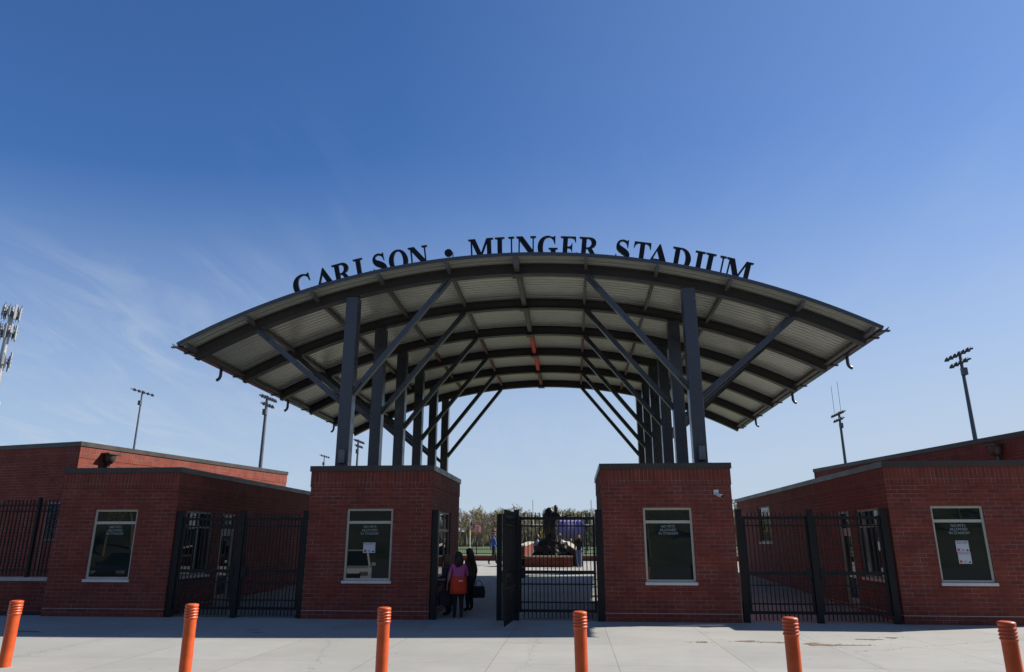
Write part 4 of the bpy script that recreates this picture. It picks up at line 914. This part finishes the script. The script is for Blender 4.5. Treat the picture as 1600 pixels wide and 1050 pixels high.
BAGM = cloth('black_bag_canvas', (.012, .012, .014))
bag('limp black tote hanging beside the pink shirted woman, at her left hand', -3.34, 19.13, .32, .40, .34, .14, R_(25), BAGM)
bag('stiff black carrier bag held low by the woman in the brown coat', -2.66, 20.44, gz(20.4)+.36, .34, .30, .16, R_(5), BAGM)
# walking man beyond the gate
NAVY = cloth('blue_zip_jacket', (.035, .085, .26)); DKTR = cloth('dark_trousers', (.016, .016, .020))
my = 40.0
r4_, J4, h4c, h4 = person('man in blue jacket and purple cap walking across the plaza beyond the gate', (-4.42, my, gz(my)), R_(-62), 1.72, (NAVY, DKTR), dict(hip_l=(-.05,.0,.495), knee_l=(-.052,.085,.300), ankle_l=(-.052,.110,.062), toe_l=(-.055,.195,.040), hip_r=(.05,0,.495), knee_r=(.052,-.035,.285), ankle_r=(.052,-.200,.090), toe_r=(.056,-.150,.020), elb_l=(-.125,-.06,.64), wri_l=(-.13,-.05,.49), hand_l=(-.13,-.04,.45), elb_r=(.125,.02,.635), wri_r=(.128,.085,.50), hand_r=(.128,.11,.465)), None, .9, 1.1, None)
cpm = mat('purple_cap_cloth', (.05, .03, .22), .8); cp_ = MB(); cp_.ball(h4c+Vector((0, -.004, .062)), (.086, .106, .072), 0, 14); cp_.build('cap', cpm, r4_, local=True)
bb = MB(); bb.bbox(-.062, .062, .07, .19, .052, .066, .005); bb.v = [v+h4c for v in bb.v]; bb.build('cap_brim', cpm, r4_, local=True)
# people by the planter
JEAN = cloth('blue_jeans', (.10, .16, .27)); BLKJ = cloth('black_jacket', (.010, .010, .012)); LEAF_ = cloth('white_shirt', (.6, .6, .62)); SUNH = mat('brown_hair', (.09, .045, .02), .5, 0, .3, 30)
pg = 'people beyond the gate'
person('standing woman in black jacket and blue jeans seen through the gate pickets', (.22, 38.0, gz(38)), R_(170), 1.62, (BLKJ, JEAN), {}, pg, .9, 1.15, SUNH, .10)
sit = dict(pelvis=(0,0,.33), waist=(0,-.01,.41), chest=(0,.02,.53), neck=(0,.03,.625), throat=(0,.045,.675), hip_l=(-.055,.02,.31), hip_r=(.055,.02,.31), knee_l=(-.07,.24,.31), knee_r=(.07,.24,.31), ankle_l=(-.07,.23,.07), ankle_r=(.07,.23,.07), toe_l=(-.075,.31,.03), toe_r=(.075,.31,.03),
  sho_l=(-.098,.03,.61), sho_r=(.098,.03,.61), elb_l=(-.13,.06,.46), elb_r=(.13,.06,.46), wri_l=(-.08,.17,.40), wri_r=(.08,.17,.40), hand_l=(-.06,.20,.39), hand_r=(.06,.20,.39))
LB = cloth('light_blue_top', (.25, .34, .45))
zs_ = gz(41.6)
person('seated person in light blue top behind the left planter wing', (-2.16, 41.4, zs_+.22), R_(-70), 1.66, (LB, DKTR), sit, pg, .9, 1, SUNH, .03)
person('seated dark-haired person in white shirt right behind the statue', (-.80, 42.0, zs_+.25), R_(150), 1.7, (LEAF_, DKTR), sit, pg, .9, 1, DARKH, .03)
person('seated person in black top behind the right planter wing', (-.26, 41.6, zs_+.05), R_(200), 1.62, (BLKJ, DKTR), sit, pg, .9, 1, SUNH, .05)

# ------------------------------------------------------------------ planter and statue
pz = gz(38.4)
plr = empty('brick_planter', (-1.35, 38.4, pz), 'low brick planter with pale coping and raised wings under the bronze statue', 'planter')
CB = mat('pale_cast_stone', (.42, .38, .30), .8, 0, .1, 5)  # even pale stone colour for the planter and far wall copings
def wallseg(pts, z0, zts, t, root, name, uvm=BRICK):
    w_ = MB(); c_ = MB()
    for (a, b), (za, zb_) in zip(zip(pts, pts[1:]), zip(zts, zts[1:])):
        a = Vector((*a, 0)); b = Vector((*b, 0)); d = (b-a).normalized(); n = Vector((-d.y, d.x, 0))*t
        A, B, C, D = a, b, b+n, a+n
        up = lambda p, z: Vector((p.x, p.y, z))
        w_.add([up(A,z0), up(B,z0), up(C,z0), up(D,z0), up(A,za-.075), up(B,zb_-.075), up(C,zb_-.075), up(D,za-.075)], [(0,1,5,4), (1,2,6,5), (2,3,7,6), (3,0,4,7)])
        o_ = n.normalized()*.035; A, B, C, D = a-o_, b-o_, b+n+o_, a+n+o_
        c_.add([up(A,za-.075), up(B,zb_-.075), up(C,zb_-.075), up(D,za-.075), up(A,za), up(B,zb_), up(C,zb_), up(D,za)], [(3,2,1,0), (4,5,6,7), (0,1,5,4), (1,2,6,5), (2,3,7,6), (3,0,4,7)])
    o = w_.build(name, uvm, root, uv=True); c_.build('coping', CB, o); return o
wallseg([(-2.58, 38.4), (-.10, 38.4)], pz-.2, [pz+.56]*2, .3, plr, 'front_wall')
wallseg([(-2.30, 41.0), (-2.62, 39.8), (-3.05, 38.9)][::-1], pz-.2, [pz+.98, pz+1.12, pz+1.28], .3, plr, 'wing_wall')
wallseg([(-.62, 41.2), (-.28, 40.0), (.12, 38.7)], pz-.2, [pz+1.28, pz+1.08, pz+.86], .3, plr, 'wing_wall')
so = MB(); so.add([(-2.9, 38.68, pz+.42), (0, 38.68, pz+.42), (-.5, 41.0, pz+.5), (-2.3, 41.0, pz+.5)], [(0,1,2,3)]); so.build('soil', SOIL, plr)
sx, sy = -1.30, 39.7
stt = empty('bronze_statue', (sx, sy, pz+.42), 'dark bronze statue of a reaching figure with broad cloak on a rocky mound', 'statue')
rk = MB(); bm4 = bmesh.new(); bmesh.ops.create_icosphere(bm4, subdivisions=4, radius=1)
from mathutils import noise as mn
for v in bm4.verts:
    c = v.co; k = 1+.28*mn.noise(c*2.1+Vector((3, 1, 2)))+.16*mn.noise(c*5.3)+.08*mn.noise(c*12)
    v.co = Vector((c.x*.98*k-.0, c.y*.62*k, max(-.25, c.z*.98*k*(1+.25*c.x*(c.x<0)))+.12+.28*max(0, -.0-c.x*.0)))
    v.co.x += sx; v.co.y += sy; v.co.z += pz+.42
rk.addbm(bm4); rk.build('rock_mound', BRONZE, stt)
fg = MB(); zb = pz+.42
def skin_mesh(P, E_, rad, sub=2):
    me = bpy.data.meshes.new('sk'); me.from_pydata([tuple(p) for p in P], E_, []); o = bpy.data.objects.new('sk', me); col.objects.link(o)
    md = o.modifiers.new('skin', 'SKIN'); sb = o.modifiers.new('sub', 'SUBSURF'); sb.levels = sb.render_levels = sub
    for i, v in enumerate(me.skin_vertices[0].data): v.radius = rad[i]; v.use_root = (i == 0)
    dg = bpy.context.evaluated_depsgraph_get(); m = bpy.data.meshes.new_from_object(o.evaluated_get(dg)); bpy.data.objects.remove(o); return m
sP = [(0,0,1.35), (.10,-.02,1.75), (.20,-.06,2.02), (.27,-.08,2.17), (.30,-.10,2.33), (.28,-.11,2.38), (.40,-.12,2.05), (.56,-.22,1.86), (.82,-.34,1.96), (.94,-.38,1.98), (-.05,.05,.85), (-.10,.12,.40), (.18,-.05,.90), (.28,-.15,.42), (.05,.08,2.0), (-.15,.15,1.70)]
sE = [(0,1),(1,2),(2,3),(3,4),(4,5),(2,6),(6,7),(7,8),(8,9),(0,10),(10,11),(0,12),(12,13),(2,14),(14,15)]
sR = [(.24,.22),(.25,.2),(.19,.16),(.075,.075),(.105,.115),(.09,.10),(.10,.10),(.07,.07),(.05,.05),(.03,.03),(.17,.17),(.12,.12),(.17,.17),(.12,.12),(.10,.10),(.08,.08)]
m = skin_mesh(sP, sE, sR); fg.v = []
for v in m.vertices:
    c = v.co; fold = .035*math.sin(9*math.atan2(c.y, c.x-.1*c.z)+2*c.z)*max(0, min(1, (1.95-c.z)/.5)); d_ = Vector((c.x-.1*c.z, c.y, 0)); d_ = d_.normalized() if d_.length > .02 else d_
    fg.v.append((c+d_*fold+.03*mn.noise_vector(c*6))*1.1+Vector((sx+.02, sy, zb+.02)))
hd0 = Vector((.285, -.11, 2.36))*1.1+Vector((sx+.02, sy, zb+.02)); fg.f = [list(p.vertices) for p in m.polygons]; fg.m = [0]*len(fg.f); fg.sm = [True]*len(fg.f)
fg.ball(hd0, (.10, .125, .145), 0, 16); fg.ball(hd0+Vector((.02, -.135, -.01)), (.022, .035, .04), 0, 8); fg.ball(hd0+Vector((-.01, .03, .05)), (.108, .122, .115), 0, 12)
ha_ = Vector((.94, -.38, 1.98))*1.1+Vector((sx+.02, sy, zb+.02))
for k in range(4): fg.tube([ha_, ha_+Vector((.09, -.03+.025*k-.02, .012-.008*k)), ha_+Vector((.16, -.05+.035*k-.03, -.01-.012*k))], [.022, .018, .010], 6)
fg.tube([ha_, ha_+Vector((.05, -.02, .05)), ha_+Vector((.09, -.03, .08))], [.022, .018, .011], 6)
fg.build('figure', BRONZE, stt)
cl = MB(); bm5 = bmesh.new(); bmesh.ops.create_icosphere(bm5, subdivisions=4, radius=1)
for v in bm5.verts:
    c = v.co; k = 1+.10*mn.noise(c*3)+.09*math.sin(c.x*15+3*c.z)*(1 if c.z < .5 else .3)+.05*math.sin(c.z*22+c.x*6)
    v.co = Vector((c.x*.36*k*(1 if c.z > 0 else 1-.12*c.z), c.y*.22*k, c.z*(.80 if c.z > 0 else .95)))+Vector((sx-.05, sy+.12, zb+1.86))
cl.addbm(bm5, 0, None, True); cl.build('cloak', BRONZE, stt)

# purple banner on posts, flag, goal posts, railing
PURP = mat('purple_banner_cloth', (.25, .19, .43), .8, 0, .08, 3)
bn = empty('banner', (-.25, 52, gz(52)), 'pale purple banner stretched between two posts behind the statue', 'banner')
b_ = MB(); nx_ = 36; vs = []
for j in range(2):
    for i in range(nx_+1): u = i/nx_; vs.append((-1.16+1.84*u, 52+.035*math.sin(u*44), 2.02 if j == 0 else 3.36))
b_.add(vs, [(i, i+1, nx_+2+i, nx_+1+i) for i in range(nx_)], 0, True); bo_ = b_.build('cloth', PURP, bn, solid=.006)
b_ = MB(); b_.box(-.86, -.74, 51.93, 51.955, 3.16, 3.26); b_.build('red_mark', RINK, bo_)
for px_ in (-1.22, .74): b_ = MB(); b_.tube([(px_, 52, .6), (px_, 52, 3.45)], .035, 8); b_.build('post', BLACK, bn)
fl = empty('flag_pole', (-8.62, 60, zf), 'pale flag pole with the stars and stripes flying before the bare woods', 'flag')
WP = mat('pale_pole_paint', (.55, .53, .50), .5)
p = MB(); p.tube([(-8.62, 60, zf), (-8.62, 60, 3.55)], [.06, .04], 10); p.ball((-8.62, 60, 3.6), .06); p.build('pole', WP, fl)
FW, FR, FB = mat('flag_white', (.62, .60, .60), .8), mat('flag_red', (.55, .012, .030), .8), mat('flag_blue', (.020, .022, .12), .8)
for m in (FW, FR, FB):
    t = m.node_tree; b = t.nodes['Principled BSDF']; o_ = t.nodes['Material Output']; tr_ = t.nodes.new('ShaderNodeBsdfTranslucent'); tr_.inputs[0].default_value = b.inputs['Base Color'].default_value; mx_ = t.nodes.new('ShaderNodeMixShader'); mx_.inputs[0].default_value = .6
    t.links.new(b.outputs[0], mx_.inputs[1]); t.links.new(tr_.outputs[0], mx_.inputs[2]); t.links.new(mx_.outputs[0], o_.inputs[0])
f_ = MB(); NXF = 26
def fp(u, v): return Vector((-8.57+u*.86, 60-.10*math.sin(u*7+.5)*u-.05*math.sin(u*13), 3.42-u*.30-(1-v)*.60+.05*math.sin(u*8+v)))
for si in range(13):
    for i in range(NXF):
        u0, u1 = i/NXF, (i+1)/NXF; v1, v0 = 1-si/13, 1-(si+1)/13
        f_.add([fp(u0,v0), fp(u1,v0), fp(u1,v1), fp(u0,v1)], [(0,1,2,3)], 2 if (u1 <= .42 and si < 7) else (1 if si % 2 == 0 else 0), True)
fo = f_.build('flag_cloth', [FW, FR, FB], fl, solid=.004)
s_ = MB()
for rr in range(9):
    for cc in range(6 if rr % 2 == 0 else 5):
        u = .03+.065*cc+(.033 if rr % 2 else 0); v = 1-.03-.056*rr
        if u < .40:
            c = fp(u, v)+Vector((0, -.012, 0)); pts = [c+Vector((math.sin(2*math.pi*k/10), 0, math.cos(2*math.pi*k/10)))*(.016 if k % 2 == 0 else .007) for k in range(10)]
            s_.add(pts, [tuple(range(9, -1, -1))])
s_.build('stars', FW, fo)
gpx = empty('goal_post', (-1.4, 88, zf), 'thin pale football goal post uprights far beyond the gate', 'goal post')
q = MB()
for xg in (-4.93, 2.14): q.tube([(xg, 88, 3.8), (xg, 88, 6.75)], .055, 8)
q.tube([(-4.93, 88, 3.8), (2.14, 88, 3.8)], .06, 8); q.tube([(-1.4, 90, zf), (-1.4, 90, 3.0), (-1.4, 89.2, 3.7), (-1.4, 88, 3.8)], .09, 8); q.build('uprights', WP, gpx)
rw = empty('low_brick_wall', (-3, YT, gz(YT)), 'low brick wall with black railing at the far edge of the plaza', 'wall')
q = MB(); q.box(-16, 14, YT-.15, YT+.15, .4, 1.06); q.build('wall', BRICK, rw, uv=True)
q = MB(); q.bbox(-16, 14, YT-.19, YT+.19, 1.06, 1.12, .01); q.build('coping', CB, rw)
rl = empty('railing', (-3, YT, 1.12), 'black metal railing along the low wall at the far edge of the plaza', 'railing')
q = MB()
for z_ in (1.20, 1.45, 1.68): q.box(-16, 14, YT-.02, YT+.02, z_-.02, z_+.02)
for i in range(16): xx = -15.9+i*2; q.box(xx-.025, xx+.025, YT-.026, YT+.026, 1.12, 1.74)
q.build('rails', FENCE, rl)
q = MB(); pickets(q, (-16, YT, 0), (14, YT, 0), 1.2, 1.45, .12, .014); q.build('picket_row', FENCE, rl)

# ------------------------------------------------------------------ bare spring woods
BARK = mat('grey_brown_bark', (.165, .14, .105), .95, 0, .25, .6); TWIG = mat('twig_haze', (.235, .20, .145), .95, 0, .3, .4); BUDG = mat('pale_green_buds', (.27, .26, .085), .9, 0, .3, .6); BUDO = mat('ochre_buds', (.36, .255, .075), .9, 0, .3, .6)
def tree_mb(rn, h, bud=0., budm=2, spread=.34):
    t = MB()
    def limb(p, d, l, r, lev):
        n = 3; pts = [p]; q = p; dd = d
        for i in range(n):
            dd = (dd+Vector((rn.uniform(-.16, .16), rn.uniform(-.16, .16), rn.uniform(-.02, .14)))).normalized(); q = q+dd*l/n; pts.append(q)
        t.tube(pts, [r*(1-.6*i/n) for i in range(n+1)], 5 if lev == 0 else 3, 0 if lev < 2 else 1, False, False)
        if lev < 3:
            for k in range((9, 6, 5)[lev]):
                f = rn.uniform(.28 if lev == 0 else .2, 1); a = rn.uniform(0, 6.28); i = min(n-1, int(f*n)); b = pts[i].lerp(pts[i+1], f*n-i)
                side = Vector((math.cos(a), math.sin(a), rn.uniform(.25, 1.1))).normalized(); limb(b, (dd*.55+side).normalized(), l*(.52, .5, .45)[lev]*rn.uniform(.7, 1.1)*(1.15-.5*f), r*.42, lev+1)
        else:
            for k in range(6):
                a = Vector((rn.uniform(-1, 1), rn.uniform(-1, 1), rn.uniform(-.2, 1)))*l*.62; w = a.cross(Vector((rn.uniform(-1, 1), rn.uniform(-1, 1), 0))).normalized()*.026
                t.add([q-w, q+w, q+a], [(0,1,2)], 1)
                if rn.random() < bud:
                    c = q+a*rn.uniform(.2, 1); s = rn.uniform(.05, .13)
                    e1 = Vector((rn.uniform(-1, 1), rn.uniform(-1, 1), rn.uniform(-1, 1))).normalized()*s; e2 = e1.cross(Vector((rn.uniform(-1, 1), rn.uniform(-1, 1), 1))).normalized()*s
                    t.add([c-e1, c+e2, c+e1, c-e2], [(0,1,2,3)], budm)
    limb(Vector((0, 0, -.2)), Vector((0, 0, 1)), h*.72, h*.017, 0)
    return t
import numpy as np
rn = random.Random(11); temps = [tree_mb(rn, 10.5, .05 if i % 3 else .35, 2 if i % 2 else 3) for i in range(6)]
VA = []; FA = []; MA = []; off_ = 0
TA = []
for t in temps:
    tri = []; tm = []
    for f, m in zip(t.f, t.m):
        for k in range(1, len(f)-1): tri.append((f[0], f[k], f[k+1])); tm.append(m)
    TA.append((np.array([tuple(v) for v in t.v]), np.array(tri), np.array(tm)))
for i in range(400):
    y = rn.uniform(150, 196); x = rn.uniform(-46, 26) if i < 230 else rn.uniform(30, 48) if i < 265 else rn.uniform(-112, 112); tv, tf, tm = TA[rn.choice((0, 1, 2, 4, 5, 1, 2, 4)) if rn.random() < .85 else 3]; k = rn.uniform(.74, 1.0)*(y/172)*.95; a = rn.uniform(0, 6.28)
    ca, sa = math.cos(a)*k*1.05, math.sin(a)*k*1.05
    VA.append(np.stack([tv[:, 0]*ca-tv[:, 1]*sa+x, tv[:, 0]*sa+tv[:, 1]*ca+y, tv[:, 2]*k+zf], 1)); FA.append(tf+off_); MA.append(tm); off_ += len(tv)
wd = MB()
UND = mat('bare_undergrowth', (.15, .13, .075), .95, 0, .4, .8)
for i in range(5200):                                   # brushy understorey along the wood
    x = rn.uniform(-112, 112); y = rn.uniform(150, 200); hgt = rn.uniform(.8, 3.2); a = rn.uniform(0, 6.28); w = rn.uniform(.05, .16); lx, ly = rn.uniform(-.5, .5), rn.uniform(-.5, .5)
    wd.add([(x-w*math.cos(a), y-w*math.sin(a), zf), (x+w*math.cos(a), y+w*math.sin(a), zf), (x+lx, y+ly, zf+hgt)], [(0,1,2)], 4)
UV_ = np.array([tuple(v) for v in wd.v]); FA.append(np.array(wd.f)+off_); MA.append(np.array(wd.m)); VA.append(UV_)
V_ = np.concatenate(VA).astype(np.float32); F_ = np.concatenate(FA).astype(np.int32); M_ = np.concatenate(MA).astype(np.int32)
me = bpy.data.meshes.new('woodland'); me.vertices.add(len(V_)); me.vertices.foreach_set('co', V_.ravel()); me.loops.add(F_.size); me.loops.foreach_set('vertex_index', F_.ravel())
me.polygons.add(len(F_)); me.polygons.foreach_set('loop_start', np.arange(0, F_.size, 3, dtype=np.int32)); me.polygons.foreach_set('material_index', M_)
for m in (BARK, TWIG, BUDG, BUDO, UND): me.materials.append(m)
me.update(); me.validate(); o = bpy.data.objects.new('woodland', me); col.objects.link(o); tag(o, 'bare brown spring woods along the far side of the field', 'woods', kind='stuff')
hd_ = MB(); hv = [(-112+224*i/80, 203+2*math.sin(i), zf+(0 if j == 0 else 5.0+.8*math.sin(i*1.7)+.7*math.sin(i*.6))) for j in range(2) for i in range(81)]
hd_.add(hv+[(p[0], p[1]+4, p[2]) for p in hv], [(i, i+1, 82+i, 81+i) for i in range(80)]+[(81+i, 82+i, 244+i, 243+i) for i in range(80)]); hd_.build('wooded_rise', UND, kind='structure')
def hz_(x, y):
    t_ = max(0, min(1, (-24-y)/34)); return -.25+21*(3*t_*t_-2*t_**3)*(1+.18*math.sin(x*.05)+.1*math.sin(x*.17+1))
VA = []; FA = []; MA = []; off_ = 0
for i in range(46):                                     # bare trees on the bank behind, only seen mirrored in the glass
    x = rn.uniform(-75, 55); y = rn.uniform(-52, -27); tv, tf, tm = TA[rn.choice((0, 1, 2, 4, 5))]; k = rn.uniform(.7, 1.15); a = rn.uniform(0, 6.28); ca, sa = math.cos(a)*k, math.sin(a)*k
    VA.append(np.stack([tv[:, 0]*ca-tv[:, 1]*sa+x, tv[:, 0]*sa+tv[:, 1]*ca+y, tv[:, 2]*k+hz_(x, y)-.3], 1)); FA.append(tf+off_); MA.append(tm); off_ += len(tv)
V_ = np.concatenate(VA).astype(np.float32); F_ = np.concatenate(FA).astype(np.int32); M_ = np.concatenate(MA).astype(np.int32)
me = bpy.data.meshes.new('bank_trees'); me.vertices.add(len(V_)); me.vertices.foreach_set('co', V_.ravel()); me.loops.add(F_.size); me.loops.foreach_set('vertex_index', F_.ravel())
me.polygons.add(len(F_)); me.polygons.foreach_set('loop_start', np.arange(0, F_.size, 3, dtype=np.int32)); me.polygons.foreach_set('material_index', M_)
for m in (BARK, TWIG, BUDG, BUDO, UND): me.materials.append(m)
me.update(); me.validate(); o = bpy.data.objects.new('bank_trees', me); col.objects.link(o); tag(o, 'bare trees on the grass bank mirrored in the booth windows', 'woods', kind='stuff')
def tree_thing(x, y, h, label, bud, budm, name='bare_tree', group=None):
    t = tree_mb(random.Random(int(x*10)), h, bud, budm); r = empty(name, (x, y, zf), label, 'tree', group)
    tr, cr = MB(), MB()
    for f, m, s in zip(t.f, t.m, t.sm):
        dst = tr if m == 0 else cr; dst.add([t.v[i]+Vector((x, y, zf)) for i in f], [tuple(range(len(f)))], 0 if m == 0 else m-1, s)
    tr.build('trunk', BARK, r); cr.build('crown', [TWIG, BUDG, BUDO], r)
tree_thing(-16.4, 118, 4.6, 'small tree hazed with ochre buds left of the flag', .55, 3)
tree_thing(-13.2, 128, 6.0, 'taller tree with ochre buds just right of the flag', .45, 3)
tree_thing(-5.5, 122, 5.2, 'tree with greenish buds seen through the gate left of the statue', .5, 2)
tree_thing(26.0, 112, 8.4, 'tall bare tree in the slit between right booth and low building', .15, 2)
CON = mat('dark_conifer_needles', (.018, .035, .016), .9, 0, .4, 2)
tx, ty = 1.55, 90.0; r = empty('pine_tree', (tx, ty, zf), 'small dark pine rising behind the purple banner', 'tree')
q = MB(); q.tube([(tx, ty, zf), (tx, ty, 5.0)], [.14, .03], 8); q.build('trunk', BARK, r)
q = MB(); rn = random.Random(3)
for i in range(900):
    z = rn.uniform(.12, 1); a = rn.uniform(0, 6.28); rr = (1-z)*1.1*rn.uniform(.3, 1)*(1+.3*math.sin(5*a+z*20))+.05; c = Vector((tx+rr*math.cos(a), ty+rr*math.sin(a), zf+z*4.4)); d = Vector((math.cos(a), math.sin(a), -.25)).normalized()*.34; w = d.cross(Vector((0, 0, 1))).normalized()*.07
    q.add([c-d*.3-w, c-d*.3+w, c+d], [(0,1,2)])
q.build('crown', CON, r)
#@VEHICLES
# ------------------------------------------------------------------ cars parked nose-in behind the photographer's view, mirrored in the windows
def car(x, y, rz, paint, label, L_=4.6, W=1.84, Ht=1.62, pickup=False):
    r = empty('parked_car', (x, y, -.14), label, 'car', 'cars parked on the road', rz)
    hl = L_/2
    lower = [(-hl, .42), (-hl+.05, .80), (-hl+.2, .95), (hl-1.25, 1.00), (hl-.35, .92), (hl-.06, .74), (hl, .42), (hl-.1, .26), (-hl+.1, .26)]
    b = MB(); n = len(lower); vs = []
    for sx, ins in ((-1, .10), (-1, 0), (1, 0), (1, .10)):
        for (q, z) in lower: vs.append((sx*(W/2-ins*(1 if z > .5 else .5)), q*(1-ins*.25), z if ins == 0 else z*.97+.04))
    fs = []
    for k in range(3):
        for i in range(n): j = (i+1) % n; fs.append((k*n+i, k*n+j, (k+1)*n+j, (k+1)*n+i))
    fs += [tuple(range(n)), tuple(range(4*n-1, 3*n-1, -1))]
    b.add(vs, fs, 0); b.build('body', paint, r, local=True)
    rear = -.1 if pickup else -hl+.25
    c = MB(); cab = [(hl-1.25, .97), (hl-2.05, Ht-.04), (rear+.45, Ht-.02), (rear, .97)]
    cv = [(sx*(W/2-(.10 if z < 1.2 else .24)), q, z) for sx in (-1, 1) for q, z in cab]
    c.add(cv, [(3,2,1,0), (4,5,6,7), (0,1,5,4), (2,3,7,6)], 0); cg = c.build('windows', GLASS, r, local=True)
    p = MB(); p.bbox(-W/2+.23, W/2-.23, rear+.42, hl-2.02, Ht-.05, Ht, .02)
    for sx in (-1, 1):
        p.bar((sx*(W/2-.10), hl-1.24, .98), (sx*(W/2-.235), hl-2.05, Ht-.03), .07, .06); p.bar((sx*(W/2-.10), rear+.02, .98), (sx*(W/2-.235), rear+.45, Ht-.03), .09, .09); p.bar((sx*(W/2-.095), (hl-1.7+rear)/2, .98), (sx*(W/2-.23), (hl-1.9+rear)/2, Ht-.03), .07, .05)
    p.build('roof_pillars', paint, r, local=True)
    for sx in (-1, 1):
        for q in (-hl+.85, hl-.88):
            w = MB(); w.tube([(sx*(W/2-.21), q, .34), (sx*(W/2+.012), q, .34)], .34, 22); wo_ = w.build('wheel', BLACK, r, local=True)
            w = MB(); w.tube([(sx*(W/2+.0), q, .34), (sx*(W/2+.02), q, .34)], .22, 16); w.build('rim', GALV, wo_, local=True)
        h = MB(); h.bbox(sx*(W/2-.30)-.17, sx*(W/2-.30)+.17, hl-.16, hl-.01, .66, .80, .02); h.build('headlight', mat('headlight_lens', (.6, .62, .65), .08, .6), r, local=True)
        h = MB(); h.bbox(sx*(W/2+.08)-.09, sx*(W/2+.08)+.09, hl-1.55, hl-1.42, .98, 1.12, .02); h.build('mirror', paint, r, local=True)
    g = MB(); g.bbox(-.46, .46, hl-.06, hl+.012, .50, .72, .01); g.build('grille', BLACK, r, local=True)
    return r
car(-10.2, 4.6, R_(-16), mat('white_car_paint', (.70, .71, .72), .25, 0, coat=.5), 'white sport utility car parked nose towards the left booth', Ht=1.66)
car(-20.9, 4.6, R_(-10), mat('dark_blue_car_paint', (.02, .025, .04), .22, 0, coat=.5), 'dark blue car parked nose towards the left building', Ht=1.52)
car(6.1, 4.6, R_(6), mat('blue_grey_car_paint', (.05, .07, .11), .22, 0, coat=.5), 'blue grey car parked nose towards the right booth', Ht=1.50)
#@END
